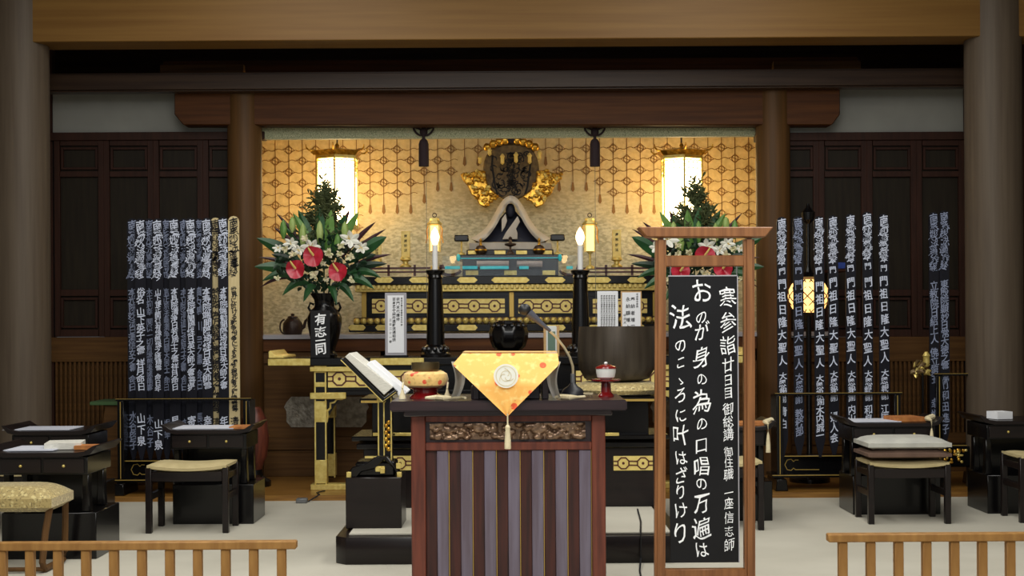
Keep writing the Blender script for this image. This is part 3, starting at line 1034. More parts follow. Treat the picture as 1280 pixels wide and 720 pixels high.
# kettle
d = 11.55; u = S(1, d); c = P(366, 416, d); c.z = ZL
T = thing('kettle', 'dark iron kettle on the ledge behind the flower vase', 'kettle', tuple(c))
part(T, 'body', MB().lathe(tuple(c), [(u * 11, 0), (u * 12.5, u * 6), (u * 12, u * 14), (u * 8, u * 20), (u * 6, u * 21)], 20), M['kettle'])
part(T, 'lid', MB().lathe((c.x, d, c.z + u * 21), [(u * 7, 0), (u * 6, u * 2), (u * 2, u * 3), (u * 2.4, u * 5), (u * .6, u * 6)], 14), M['kettle'])
part(T, 'spout', MB().tube([(c.x + u * 9, d, c.z + u * 7), (c.x + u * 14, d, c.z + u * 10), (c.x + u * 16, d, c.z + u * 17), (c.x + u * 19, d, c.z + u * 20)], [u * 3, u * 2.4, u * 1.8, u * 1.6], 8), M['kettle'])
pts = [(c.x - u * 10 - u * 6 * math.sin(t), d, c.z + u * 10 - u * 9 * math.cos(t)) for t in [PI * i / 8 for i in range(9)]]
part(T, 'handle', MB().tube(pts, u * 1.1, 6), M['kettle'])

# ================================================================== ALTAR TABLE
d = 10.37
c = P(637, 612, d)
T = thing('altar_table', 'long black altar table with gold fittings and gold banded legs', 'table', (c.x, d, ZW))
zt = P(637, 446, d).z
xa, xb = P(336, 450, d).x, P(938, 450, d).x
D1 = 0.62
part(T, 'table_top', MB().box(xa, xb, d, d + D1, zt - 0.06, zt), M['black'], bevel=0.006)
ztp = zt
def gb(name, px0, px1, z0, z1, y=None, th=0.012, m='gold'):
    y = (d - 0.012) if y is None else y
    return part(T, name, MB().box(P(px0, 450, d).x, P(px1, 450, d).x, y, y + th, z0, z1), M[m], bevel=0.004)
for a, e in ((335, 388), (463, 530), (744, 811), (886, 939)):
    gb('gold_fitting', a, e, zt - 0.058, zt - 0.004)
for px, sg in ((338, 1), (936, -1)):
    x = P(px, 440, d).x
    m = MB().prism([(x - sg * .015, zt), (x + sg * .10, zt), (x + sg * .09, zt + .018), (x + sg * .03, zt + .022), (x, zt + .06), (x - sg * .015, zt + .05)], d, d + D1)
    part(T, 'upturned_end', m, M['goldflat'], bevel=0.004)
lz0, lz1 = ZW, zt - 0.06
for a in (393, 868):
    for yy in (d + 0.02, d + D1 - 0.1):
        x0, x1 = P(a, 500, d).x, P(a + 14, 500, d).x
        lg = part(T, 'leg', MB().box(x0, x1, yy, yy + 0.085, lz0 + 0.04, lz1), M['black'], bevel=0.003)
        for f0, f1 in ((0.0, 0.2), (0.52, 0.70), (0.82, 0.86), (0.94, 1.0)):
            zz0, zz1 = lz0 + 0.05 + (lz1 - lz0 - .05) * f0, lz0 + 0.05 + (lz1 - lz0 - .05) * f1
            part(lg, 'gold_sleeve', MB().box(x0 - .004, x1 + .004, yy - .004, yy + .089, zz0, zz1), M['gold'], bevel=0.003)
        part(lg, 'gold_edge', MB().box(x0 - .003, x0 + .008, yy - .003, yy + .01, lz0 + .04, lz1).box(x1 - .008, x1 + .003, yy - .003, yy + .01, lz0 + .04, lz1), M['gold'])
for a, e in ((387, 452), (822, 888)):
    gb('gold_rail', a, e, zt - 0.105, zt - 0.068, d + 0.0, 0.03)
    gb('gold_rail', a, e - 20 if a < 600 else e, zt - 0.315, zt - 0.265, d + 0.0, 0.03)
    gb('foot_rail', a, e - 8 if a < 600 else e, ZW, ZW + 0.045, d + 0.0, 0.12)
octo(T, 410, 463, 552, 484, d + 0.03, 5)
octo(T, 720, 463, 864, 484, d + 0.03, 5)
part(T, 'apron', MB().box(P(406, 470, d).x, P(868, 470, d).x, d + 0.045, d + 0.09, zt - 0.29, zt - 0.06), M['black'])
part(T, 'side_rail', MB().pb(420, 487, 855, 493, d + 0.03, 0.04), M['black'], bevel=0.004)
for px, sg in ((407, 1), (867, -1)):
    pts = [P(px + sg * a, q, d + 0.04) for a, q in ((1, 528), (3, 520), (2, 514), (6, 510), (6, 504), (11, 503), (14, 499), (20, 499), (26, 496))]
    part(T, 'scroll_bracket', MB().tube(pts, 0.009, 6), M['gold'])
    pts2 = [(px + sg * a, q) for a, q in ((0, 494), (30, 494), (18, 500), (10, 508), (3, 522), (0, 530))]
    part(T, 'corner_bracket', MB().pprism(pts2 if sg > 0 else pts2[::-1], d + 0.045, 0.03), M['black'])

ZT = zt
def on_table(px, dd):
    return Vector((P(px, 440, dd).x, dd, ZT))


# candlesticks
def candlestick(px, label, labc):
    dd = 10.55; u = S(1, dd)
    c = on_table(px, dd)
    T = thing('candlestick', label, 'candlestick', tuple(c), 'tall black candlesticks of the altar table')
    top = P(px, 337, dd).z
    h = (top - c.z) / u
    prof = [(19, 0), (19, 3), (16, 6), (15, 12), (11.5, 15), (11, 40), (9.5, 75), (8.6, h - 12)]
    part(T, 'column', MB().lathe(tuple(c), [(r * u, z * u) for r, z in prof], 24), M['black'])
    part(T, 'drip_cup', MB().lathe((c.x, dd, c.z + (h - 13) * u), [(8 * u, 0), (10 * u, 3 * u), (9 * u, 6 * u), (12 * u, 10 * u), (12 * u, 12 * u), (8 * u, 13 * u)], 20), M['black'])
    rp = MB()
    for i in range(12):
        t = 2 * PI * i / 12
        rp.sphere((c.x + 15 * u * math.cos(t), dd + 15 * u * math.sin(t), c.z + 9 * u), 3 * u, 3 * u, 4 * u, 6, 5)
    part(T, 'lotus_ring', rp, M['black'])
    C = thing('candle', labc, 'candle', (c.x, dd, top), 'electric candles on the candlesticks')
    zb_ = P(px, 306, dd).z
    part(C, 'candle_stick', MB().lathe((c.x, dd, top), [(3.6 * u, 0), (3.4 * u, zb_ - top)], 12), M['candle'])
    part(C, 'flame_bulb', MB().lathe((c.x, dd, zb_), [(2.4 * u, 0), (5 * u, 6 * u), (5.6 * u, 10 * u), (4 * u, 16 * u), (1.6 * u, 20 * u), (.3 * u, 22 * u)], 12), M['flame'])
candlestick(544.5, 'tall black candlestick right of the white framed card', 'lit white candle in front of the small glowing lantern')
candlestick(726, 'tall black candlestick left of the two white papers', 'lit white candle nearer the microphone, right of the statue')

# black urn
dd = 10.5; u = S(1, dd); c = on_table(636, dd)
T = thing('incense_burner', 'glossy black ribbed incense burner behind the orange cloth', 'incense burner', tuple(c))
b = MB()
n = 40
prof = [(14, 0), (14, 3), (12, 6), (20, 12), (23.5, 22), (24, 30), (22, 37), (18, 41), (18, 43), (15, 45)]
v, f = [], []
for r, z in prof:
    for i in range(n):
        a = 2 * PI * i / n
        rr = r * (1 + 0.03 * math.cos(10 * a)) * u
        v.append((c.x + rr * math.cos(a), dd + rr * math.sin(a), c.z + z * u))
for j in range(len(prof) - 1):
    for i in range(n):
        f.append((j * n + i, j * n + (i + 1) % n, (j + 1) * n + (i + 1) % n, (j + 1) * n + i))
f.append(tuple(range((len(prof) - 1) * n, len(prof) * n)))
part(T, 'bowl', MB().add(v, f), M['black'])
rp = MB()
for i in range(14):
    t = 2 * PI * i / 14
    rp.sphere((c.x + 20 * u * math.cos(t), dd + 20 * u * math.sin(t), c.z + 38 * u), 3.4 * u, 3.4 * u, 4 * u, 6, 5)
part(T, 'lotus_rim', rp, M['black'])

# framed card
def card(name, x0, y0, x1, y1, dd, mount, cols, label, border):
    c = on_table((x0 + x1) / 2, dd)
    T = thing(name, label, 'card', tuple(c))
    a, e = P(x0, y0, dd), P(x1, y0, dd)
    part(T, 'card_back', MB().box(a.x, e.x, dd, dd + 0.012, c.z, a.z), M[mount], bevel=0.002)
    bd = S(border, dd)
    part(T, 'paper', MB().box(a.x + bd, e.x - bd, dd - 0.003, dd, c.z + bd * 1.6, a.z - bd), M['paper'])
    part(T, 'card_foot', MB().box(a.x - .01, e.x + .01, dd - .03, dd + .06, c.z, c.z + .015), M['black'], bevel=0.003)
    b = MB()
    for (px, py, st, txt, sz) in cols:
        for i, ch in enumerate(txt):
            writepx(b, ch, px, py + st * i, dd - 0.0045, sz, sz, wob=0.0)
    part(T, 'lettering', b, M['ink'], kind='stuff', fix=False)
    return T


card('framed_card', 481, 366, 508, 437, 10.5, 'greymount',
     [(502, 373, 3.0, '高祖日蓮大菩薩御会式奉修', 2.6), (497.5, 374, 5.0, '宗門末代護持', 4.6), (492.5, 374, 4.6, '百本恩中興所遠離流通相続', 4.4), (488, 400, 5.4, '三日二十一巻', 3.4)],
     'white lettered card in a grey mount beside the left candlestick', 3.4)
card('notice_card', 746.5, 364, 772.5, 440, 10.5, 'paper', [(768 - 3.2 * k, 370, 2.7, '南無妙法蓮華経本門流通御宝前願', 2.4) for k in range(6)],
     'white notice paper with fine columns of writing behind the bronze bowl', 1)
card('notice_card', 776, 364, 802, 440, 10.5, 'claywood', [(796.5, 368, 3.0, '平成寒中参詣', 2.8), (791, 374, 8.6, '奉納者増田', 5.6), (785, 374, 8.6, '永納額増上', 5.6), (781, 394, 4.6, '中日大', 3.6)],
     'white notice in pale wooden frame beside the wooden sign post', 1.6)

# clock
dd = 10.45; c = on_table(689.5, dd); u = S(1, dd)
T = thing('desk_clock', 'small white digital clock with wooden sides behind the microphone', 'clock', tuple(c))
part(T, 'clock_body', MB().box(c.x - 6.6 * u, c.x + 6.6 * u, dd, dd + .05, c.z + .01, c.z + 38 * u), M['porcelain'], bevel=0.006, seg=2)
for sg in (-1, 1):
    part(T, 'wooden_side', MB().box(c.x + sg * 8.2 * u - 1.7 * u, c.x + sg * 8.2 * u + 1.7 * u, dd + .004, dd + .06, c.z, c.z + 38.5 * u), M['claywood'], bevel=0.003)
part(T, 'screen', MB().box(c.x - 4.6 * u, c.x + 4.6 * u, dd - .004, dd + .002, c.z + 7 * u, c.z + 31 * u), M['lcd'])

# ------------------------------------------------------------------ vases and bouquets
def vase(px, label):
    dd = 10.55; u = S(1, dd); c = on_table(px, dd)
    T = thing('flower_vase', label, 'vase', tuple(c), 'black vases of the altar table')
    prof = [(15, 0), (16, 3), (13, 7), (13, 10), (18, 24), (21.5, 42), (21.5, 50), (18, 58), (13, 63), (12, 66), (13, 72), (17, 78), (17.5, 80), (14, 80), (11, 72), (9, 60)]
    part(T, 'vase_body', MB().lathe(tuple(c), [(r * u, z * u) for r, z in prof], 28), M['black'])
    for sg in (-1, 1):
        part(T, 'handle', MB().tube([(c.x + sg * 13 * u, dd, c.z + 66 * u), (c.x + sg * 18 * u, dd, c.z + 68 * u), (c.x + sg * 20 * u, dd, c.z + 62 * u), (c.x + sg * 17 * u, dd, c.z + 57 * u)], 1.6 * u, 6), M['black'])
    return T
vase(406, 'glossy black vase holding the left bouquet behind a lettered plaque')
vase(868, 'glossy black vase holding the right bouquet behind the wooden sign')
# lettered plaque
dd = 10.39; c = on_table(400, dd)
T = thing('lettered_plaque', 'black plaque with white brush lettering leaning on the left vase', 'plaque', tuple(c))
part(T, 'board', MB().box(P(388, 420, dd).x, P(412.5, 420, dd).x, dd, dd + .015, c.z, P(400, 388, dd).z), M['banner'], bevel=0.002)
b = MB()
for ch, py, w, h in (('有', 399, 15, 15), ('志', 414.5, 15, 14), ('一', 425.5, 13, 12), ('同', 436, 15, 15)):
    writepx(b, ch, 400.5, py, dd - .004, w, h, off=0.02, rot=0.05, wob=0.04)
part(T, 'lettering', b, M['white'], kind='stuff', fix=False)


def blade(base, tip, w, sag, mb=None, fold=0.25, n=8, side=None):
    """a leaf from base to tip"""
    mb = mb or MB()
    base, tip = Vector(base), Vector(tip)
    t = tip - base
    L = t.length
    t.normalize()
    v = side or t.cross(Vector((0, 1, 0)))
    if v.length < .05: v = Vector((1, 0, 0))
    v.normalize()
    nrm = v.cross(t)
    vs, fs = [], []
    for k in range(n + 1):
        s_ = k / n
        p = base.lerp(tip, s_) + Vector((0, 0, sag * math.sin(PI * s_)))
        ww = w * (math.sin(PI * min(1, s_ * .92 + .06)) ** .8) * (1 - .25 * s_)
        if k == n: ww = 0.0005
        vs += [p - v * ww / 2 + nrm * ww * fold, p, p + v * ww / 2 + nrm * ww * fold]
    for k in range(n):
        a = 3 * k
        fs += [(a, a + 1, a + 4, a + 3), (a + 1, a + 2, a + 5, a + 4)]
    return mb.add(vs, fs)


def bouquet(px0, mir, label, seed):
    r = random.Random(seed)
    dd = 10.55
    u = S(1, dd)
    c = on_table(px0, dd)
    T = thing('bouquet', label, 'flowers', tuple(c), 'bouquets of the altar table')
    def Q(px, py, dy=0.0):
        px = px0 + (px - 405) * mir
        p = P(px, py, dd)
        return Vector((p.x, dd + dy, p.z))
    bs = Q(405, 366)
    # conifer spray behind
    b = MB()
    for i in range(60):
        t = r.random() ** .8
        py = 225 + 95 * t
        sp = 8 + 46 * t
        st = Q(403 + r.uniform(-4, 4) * t, py + 14, 0.08)
        for k in range(3):
            tip = Q(403 + r.uniform(-sp, sp), py - r.uniform(-4, 12), 0.08 + r.uniform(-.12, .12))
            b.tube([st, st.lerp(tip, .5) + Vector((0, 0, .01)), tip], [.004, .003, .001], 4)
            for q in range(14):
                o = st.lerp(tip, .25 + .75 * q / 14)
                e = o + Vector((r.uniform(-1, 1), r.uniform(-1, 1), r.uniform(-.3, 1))) * u * 8
                blade(o, e, u * 2.6, 0, b, n=2)
    b.tube([bs, Q(403, 300, .08), Q(403, 222, .08)], [.008, .006, .002], 5)
    part(T, 'conifer_spray', b, M['conifer'], 'dark conifer spray at the top', kind='stuff', fix=False)
    # filler foliage
    b = MB()
    for i in range(420):
        a, z = r.uniform(-1, 1), r.uniform(-1, 1)
        if a * a + z * z > 1: continue
        o = Q(405 + 56 * a, 330 + 34 * z, r.uniform(-.15, .12))
        e = o + Vector((a * .6 + r.uniform(-.7, .7), r.uniform(-.9, .2), r.uniform(-.6, .8))) * u * 11
        blade(o, e, u * 6, .01, b, n=3)
    part(T, 'filler_foliage', b, M['leafdark'], kind='stuff', fix=False)
    # large leaves
    for tx, ty, w, m, dy in ((322, 298, 15, 'leaf', -.05), (320, 334, 13, 'leaf', -.08), (484, 296, 17, 'leaf', -.02), (330, 352, 10, 'leaf', -.1), (356, 370, 9, 'leaf', -.12), (383, 378, 9, 'leaf', -.15),
                             (470, 362, 10, 'leaf', -.12), (445, 378, 9, 'leaf', -.14), (424, 382, 8, 'leaf', -.15), (372, 262, 11, 'leaf', .02), (398, 258, 12, 'leaf', .0), (414, 262, 12, 'leaflight', .0), (432, 268, 12, 'leaf', .02), (448, 264, 10, 'leaflight', .03),
                             (366, 266, 10, 'leaflight', .0), (352, 280, 9, 'leaf', .0), (485, 330, 9, 'leafdark', -.05), (478, 348, 9, 'leaf', -.08), (340, 318, 10, 'leafdark', -.05),
                             (345, 266, 5, 'leafred', .0), (342, 284, 6, 'leafred', .0), (470, 277, 6, 'leafred', .0), (325, 322, 5, 'leafred', -.05), (326, 360, 5, 'leafred', -.05), (490, 318, 5, 'leafred', -.03), (436, 262, 8, 'leafred', .03), (483, 286, 5, 'leafred', 0)):
        st = Q(405 + (tx - 405) * .35, 345 + (ty - 345) * .35, dy * .5)
        part(T, 'leaf', blade(st, Q(tx, ty, dy), u * w * 1.25, .02 if ty < 345 else .05), M[m], fix=False)
    # lily buds
    for px, py, h in ((381, 296, 32), (402, 292, 30), (357, 288, 24), (433, 290, 24), (424, 306, 26), (368, 282, 20)):
        p = Q(px, py + h / 2, -.1)
        part(T, 'lily_bud', MB().lathe(tuple(p), [(u * 1, 0), (u * 3.6, u * h * .25), (u * 4.6, u * h * .55), (u * 3, u * h * .85), (u * .4, u * h)], 8), M['bud'] if r.random() < .7 else M['leaflight'])
    # lilies
    for px, py, R in ((393, 310, 13), (441, 301, 14), (455, 311, 10), (368, 306, 10), (378, 314, 9), (352, 312, 7)):
        ctr = Q(px, py, -.17)
        b = MB()
        rot = r.uniform(0, 1)
        for k in range(6):
            t = rot + k * PI / 3
            tip = ctr + Vector((math.cos(t) * u * R, -u * R * .35, math.sin(t) * u * R * .8))
            blade(ctr + Vector((0, u * R * .3, 0)), tip, u * R * .55, 0, b, n=5, side=Vector((-math.sin(t), 0, math.cos(t))))
        L_ = part(T, 'lily', b, M['petalwhite'], fix=False)
        b = MB()
        for k in range(4):
            b.tube([ctr + Vector((0, 0, 0)), ctr + Vector((r.uniform(-.3, .3) * u * R, -u * R * .6, r.uniform(-.3, .3) * u * R))], u * .5, 4)
        part(L_, 'stamen', b, M['spadix'])
    # small pale blooms
    for px, py, R in ((415, 319, 8), (430, 309, 6), (441, 323, 7), (397, 344, 8), (371, 320, 7), (443, 351, 6), (352, 349, 5), (429, 319, 6), (386, 300, 6), (362, 313, 6), (408, 331, 5), (412, 350, 5)):
        ctr = Q(px, py, -.2)
        b = MB()
        for k in range(16):
            t, q = r.uniform(0, 6.28), r.uniform(.3, 1)
            tip = ctr + Vector((math.cos(t) * u * R * q, -u * R * (1.1 - q), math.sin(t) * u * R * q))
            blade(ctr, tip, u * R * .6, 0, b, n=3)
        part(T, 'pale_bloom', b, M['petalpale'], fix=False)
    # anthuriums
    for px, py, R, rot in ((397, 321, 12.5, .2), (375, 337, 11.5, -.2), (427, 340, 11.5, .3)):
        ctr = Q(px, py, -.24)
        def fn(a, q):
            t = a * 2 * PI
            rr = R * u * q * (1 - .16 * math.cos(t) ** 8 * (math.cos(t) > 0) + .12 * (math.cos(t) < -.8))
            x, z = math.sin(t + rot) * rr, math.cos(t + rot) * rr
            return ctr + Vector((x, .03 * (1 - q) + .012 * math.sin(3 * t) * q, z))
        A = part(T, 'anthurium', MB().grid(fn, 20, 4), M['petalred'], 'glossy red anthurium bloom', fix=False)
        part(A, 'spadix', MB().tube([ctr + Vector((0, .01, 0)), ctr + Vector((-u * 3 * mir, -.03, u * 5)), ctr + Vector((-u * 5 * mir, -.04, u * 9))], [u * 1.6, u * 1.4, u * .8], 6), M['spadix'])
    # stems
    b = MB()
    for k in range(9):
        b.tube([(c.x + r.uniform(-.03, .03), dd + r.uniform(-.03, .03), c.z + u * 60), Q(405 + r.uniform(-30, 30), 345, r.uniform(-.1, .1))], .006, 5)
    part(T, 'stems', b, M['leafdark'])
    return T


bouquet(405, 1, 'full bouquet with red anthuriums and white lilies in the left vase', 21)
bouquet(868, -1, 'full bouquet with white lilies and conifer behind the wooden sign', 22)

# ================================================================== PRIEST PLATFORM
d = 7.37
x0, x1 = P(418, 680, d).x, P(857, 680, d).x
zp = P(637, 671, d).z
c0 = ((x0 + x1) / 2, d, 0)
T = thing('priest_platform', 'low black platform with a pale mat behind the front desk', 'platform', c0)
b = MB()
ch = 0.06
pts = [(x0 + ch, d), (x1 - ch, d), (x1, d + ch), (x1, 9.1), (x0, 9.1), (x0, d + ch)]
v = [(x, y, 0) for x, y in pts] + [(x, y, zp) for x, y in pts]
b.add(v, [tuple(range(5, -1, -1)), tuple(range(6, 12))] + [(i, (i + 1) % 6, (i + 1) % 6 + 6, i + 6) for i in range(6)])
part(T, 'platform_body', b, M['darkbrown'], bevel=0.004)
part(T, 'mat', MB().box(x0 + .07, x1 - .07, d + .07, 9.03, zp, zp + .012), M['carpet'], bevel=0.003)
ZP = zp + .012

# black sutra desk on the platform
d = 8.46
x0, x1 = P(446, 550, d).x, P(830, 550, d).x
T = thing('sutra_desk', 'wide black lacquer desk with gold octagon plates on the platform', 'desk', ((x0 + x1) / 2, d, ZP))
zt2 = P(637, 497, d).z
part(T, 'base', MB().box(x0 + .04, x1 - .04, d, d + .5, ZP, P(637, 560, d).z), M['darkbrown'], bevel=0.005)
for z_, e, h in ((P(637, 560, d).z, .0, .035), (P(637, 550, d).z, -.03, .03)):
    part(T, 'ledge_moulding', MB().box(x0 + e, x1 - e, d - .03, d + .53, z_, z_ + h), M['black'], bevel=0.006)
part(T, 'upper_body', MB().box(x0 + .09, x1 - .09, d + .05, d + .45, P(637, 545, d).z, zt2 - .03), M['black'], bevel=0.004)
part(T, 'desk_top', MB().box(x0 + .02, x1 + .03, d - .02, d + .52, zt2 - .03, zt2), M['black'], bevel=0.006)
octo(T, 767, 570, 816, 588, d - .008, 2)
octo(T, 456, 570, 515, 588, d - .008, 2)
part(T, 'gold_strip', MB().box(x0 + .03, x1, d - .026, d - .018, zt2 - .026, zt2 - .012), M['goldline'])
for px in (480, 505, 700, 760):
    part(T, 'gold_fitting', MB().pb(px - 14, 541, px + 14, 545, d - .04, .012), M['gold'], bevel=0.002)

# large bronze bowl gong on brocade cushion
dd = 8.72; u = S(1, dd)
c = Vector((P(771, 480, dd).x, dd, zt2))
C = thing('bell_cushion', 'round gold brocade cushion under the large bronze bowl', 'cushion', tuple(c))
ztop = P(771, 477, dd).z
h = ztop - c.z
part(C, 'cushion_pad', MB().lathe(tuple(c), [(.20, 0), (.27, h * .15), (.29, h * .45), (.27, h * .8), (.22, h)], 32), M['goldbrocade'])
T = thing('bowl_gong', 'large dark bronze bowl gong left of the wooden sign', 'bowl gong', (c.x, dd, ztop))
R = 49 * u
zr = P(771, 408, dd).z - ztop
part(T, 'bowl', MB().lathe((c.x, dd, ztop), [(R * .55, 0), (R * .82, zr * .06), (R * .97, zr * .25), (R * 1.0, zr * .5), (R * .98, zr * .8), (R * .955, zr), (R * .92, zr), (R * .93, zr * .8), (R * .94, zr * .4), (R * .6, zr * .1)], 48), M['orinmetal'])

# ------------------------------------------------------------------ book stand with block
d = 7.62
x0, x1 = P(432, 630, d).x, P(502, 630, d).x
zb1 = P(466, 597, d).z
single('black_block', MB().box(x0, x1, d, d + .32, ZP, zb1), M['darkbrown'], 'plain dark box under the book stand on the platform', 'box', ((x0 + x1) / 2, d, ZP), bevel=0.004)
T = thing('book_stand', 'black lacquer reading stand with gold edges on a dark box', 'book stand', (P(478, 597, d).x, d + .15, zb1))
for sg, pts in ((1, [(434, 597), (446, 597), (452, 590), (470, 586), (480, 574), (492, 586), (497, 597), (502, 597), (501, 590), (494, 583), (484, 570), (472, 570), (456, 580), (440, 584), (436, 590)]),):
    for yy in (d + .03, d + .24):
        part(T, 'foot', MB().pprism(pts, yy, .05), M['black'], bevel=0.006)
part(T, 'foot_body', MB().pb(444, 577, 494, 596, d + .05, .2), M['black'], bevel=0.012)
for px, py in ((436, 594), (499, 594), (498, 583), (478, 589)):
    part(T, 'gold_fitting', MB().pb(px - 3, py - 4, px + 3, py + 3, d + .022, .012), M['gold'], bevel=0.002)
part(T, 'post', MB().pb(473, 497, 489, 584, d + .09, .14), M['black'], bevel=0.004)
for px in (473, 480, 489):
    part(T, 'gold_edge', MB().pb(px - .8, 497, px + .8, 584, d + .083, .01), M['gold'])
part(T, 'gold_fitting', MB().pb(469, 583, 481, 590, d + .03, .03), M['gold'], bevel=0.003)
part(T, 'gold_fitting', MB().pb(471, 493, 482, 503, d + .07, .03), M['gold'], bevel=0.003)
cv = MB()
for i in range(9):
    q = P(484 + 1.6 * (-1) ** i, 528 + 4.2 * i, d + .08)
    cv.sphere(tuple(q), S(2.6, d), .008, S(3, d), 8, 6)
part(T, 'gold_carving', cv, M['goldbright'])
part(T, 'book_board', MB().pprism([(425, 449), (430, 447), (480, 497), (494, 487), (497, 490), (479, 503)], d - .03, .36), M['black'], bevel=0.004)
part(T, 'gold_edge', MB().tube([P(426, 450, d - .031), P(478, 502, d - .031), P(495, 490, d - .031)], .003, 5), M['gold'])
single('open_sutra_book', MB().pprism([(431, 446), (437, 441), (491, 484), (480, 494)], d - .02, .34), M['bookwhite'],
       'thick pale sutra book resting lowest on the slanted reading stand', 'book', tuple(P(482, 494, d + .15)), 'books on the reading stand', bevel=0.003)
single('folded_sutra_book', MB().pprism([(458, 456), (463, 451), (509, 490), (500, 499), (493, 485.5)], d + .03, .26), M['paper'],
       'thinner white booklet lying on top of the pale sutra book', 'book', tuple(P(492, 487, d + .15)), 'books on the reading stand', bevel=0.003)

# ================================================================== FRONT DESK
d = 6.2
zt3 = P(636, 501, 6.12).z
x0, x1 = P(487, 508, 6.12).x, P(784, 508, 6.12).x
T = thing('incense_desk', 'dark rosewood front desk with slats striped in painted sheen and carved bronze panel', 'desk', ((x0 + x1) / 2, d, 0))
part(T, 'desk_top', MB().box(x0, x1, 6.12, 6.68, P(636, 514, 6.12).z, zt3), M['rosetop'], bevel=0.006, seg=2)
xa, xb = P(514, 600, d).x, P(757, 600, d).x
zu = P(636, 514, 6.12).z
part(T, 'top_moulding', MB().box(xa - .03, xb + .03, d - .03, 6.62, zu - .025, zu), M['rosetop'], bevel=0.004)
xi, xj = P(532, 600, d).x, P(740, 600, d).x
part(T, 'stile', MB().box(xa, xi, d, d + .06, 0, zu - .025), M['rosewood'], bevel=0.004)
part(T, 'stile', MB().box(xj, xb, d, d + .06, 0, zu - .025), M['rosewood'], bevel=0.004)
part(T, 'side_panel', MB().box(xa, xa + .03, d + .06, 6.6, 0, zu - .025), M['rosewood'])
part(T, 'side_panel', MB().box(xb - .03, xb, d + .06, 6.6, 0, zu - .025), M['rosewood'])
part(T, 'back_panel', MB().box(xa + .03, xb - .03, 6.57, 6.6, 0, zu - .025), M['rosewood'])
za = P(636, 527, d).z; zb2 = P(636, 553, d).z; zc2 = P(636, 563, d).z
part(T, 'top_rail', MB().box(xi, xj, d + .005, d + .06, za, zu - .025), M['rosewood'], bevel=0.003)
part(T, 'middle_rail', MB().box(xi, xj, d + .005, d + .06, zc2, zb2), M['rosewood'], bevel=0.003)
part(T, 'panel_surround', MB().box(xi, xj, d + .03, d + .05, zb2, za), M['rosetop'])
ca, cb = P(537, 540, d).x, P(732, 540, d).x
r = random.Random(4)
blobs = [(r.uniform(0, 1), r.uniform(0, 1), r.uniform(.03, .09)) for _ in range(150)]
def carve(u_, v_):
    hgt = 0
    for bx_, bz_, br_ in blobs:
        dx, dz = (u_ - bx_) * 8.2, (v_ - bz_)
        q = (dx * dx + dz * dz) / (br_ * 3) ** 2
        if q < 1: hgt = max(hgt, .016 * math.sqrt(1 - q))
    return (ca + (cb - ca) * u_, d + .028 - hgt, zb2 + .012 + (za - zb2 - .02) * v_)
part(T, 'carved_panel', MB().grid(carve, 150, 22), M['carving'], 'bronze openwork carving', fix=False)
part(T, 'slat_backing', MB().box(xi, xj, d + .045, d + .055, .06, zc2), M['slatred'])
W7 = (xj - xi) / 7
for i in range(7):
    a = xi + W7 * i
    part(T, 'dark_slat', MB().box(a, a + W7 * .47, d + .022, d + .045, .08, zc2), M['slatred'], bevel=0.002)
    part(T, 'sheen_slat', MB().box(a + W7 * .47, a + W7 * .96, d + .012, d + .045, .08, zc2), M['slatsheen'], bevel=0.003)  # flat slat coloured as a face reflecting bluish daylight
    part(T, 'gold_bead', MB().box(a + W7 * .965, a + W7 * .995, d + .02, d + .045, .08, zc2), M['goldline'])
part(T, 'bottom_rail', MB().box(xi, xj, d + .005, d + .06, 0, .08), M['rosewood'], bevel=0.003)
ZD = zt3

# small lectern under the cloth, and the cloth
dd = 6.2
zq = P(636, 442, dd).z
xa, xb = P(582, 450, dd).x, P(694, 450, dd).x
T = thing('cloth_stand', 'small dark stand under the orange brocade cloth on the front desk', 'stand', ((xa + xb) / 2, 6.35, ZD))
part(T, 'stand_top', MB().box(xa, xb, 6.2, 6.5, zq - .03, zq - .006), M['rosetop'], bevel=0.003)
for a in (xa + .03, xb - .06):
    part(T, 'stand_leg', MB().box(a, a + .03, 6.24, 6.46, ZD, zq - .03), M['rosetop'], bevel=0.003)
part(T, 'stand_base', MB().box(P(588, 490, dd).x, P(675, 490, dd).x, 6.27, 6.45, ZD, ZD + .06), M['rosetop'], bevel=0.003)
T = thing('brocade_cloth', 'orange flowered brocade cloth with white crest hanging over the desk front', 'cloth', (P(634, 520, 6.09).x, 6.09, P(634, 520, 6.09).z))
yF = 6.09
def ft(u_, v_):
    # front triangle; v 0 at the fold, 1 at the tip
    wl = [(0, 578, 697), (.18, 565.5, 699), (1, 633.5, 634.5)]
    py = 441.5 + v_ * 79
    if v_ < .18:
        k = v_ / .18
        l, rr = 578 + (565.5 - 578) * k, 697 + (699 - 697) * k
    else:
        k = (v_ - .18) / .82
        l, rr = 565.5 + (633.5 - 565.5) * k, 699 + (634.5 - 699) * k
    px = l + (rr - l) * u_
    y = 6.19 - .10 * min(1, v_ / .5) ** .7 + .006 * math.sin(u_ * 9) * v_
    return P(px, py, y)
front = part(T, 'front_corner', MB().grid(ft, 24, 24), M['orangebrocade'], fix=False)
def tp(u_, v_):
    a, e = ft(u_, 0), ft(u_, 0)
    return Vector((a.x, a.y + .33 * v_, a.z + .004))
part(T, 'cloth_top', MB().grid(tp, 12, 4), M['orangebrocade'], fix=False)
for sg, xe in ((-1, 571), (1, 694)):
    def fl(u_, v_, sg=sg, xe=xe):
        px = xe + sg * (7 - 15 * u_ * (1 - .35 * v_)) + sg * (-5 * math.sin(PI * v_))
        return P(px, 452 + 45 * v_, 6.13 + .09 * u_ + .04 * math.sin(PI * u_))
    part(T, 'side_corner', MB().grid(fl, 6, 10), M['silver'], 'silver lining of the cloth', fix=False)
yC = 6.075
cc = P(632.5, 470, yC)
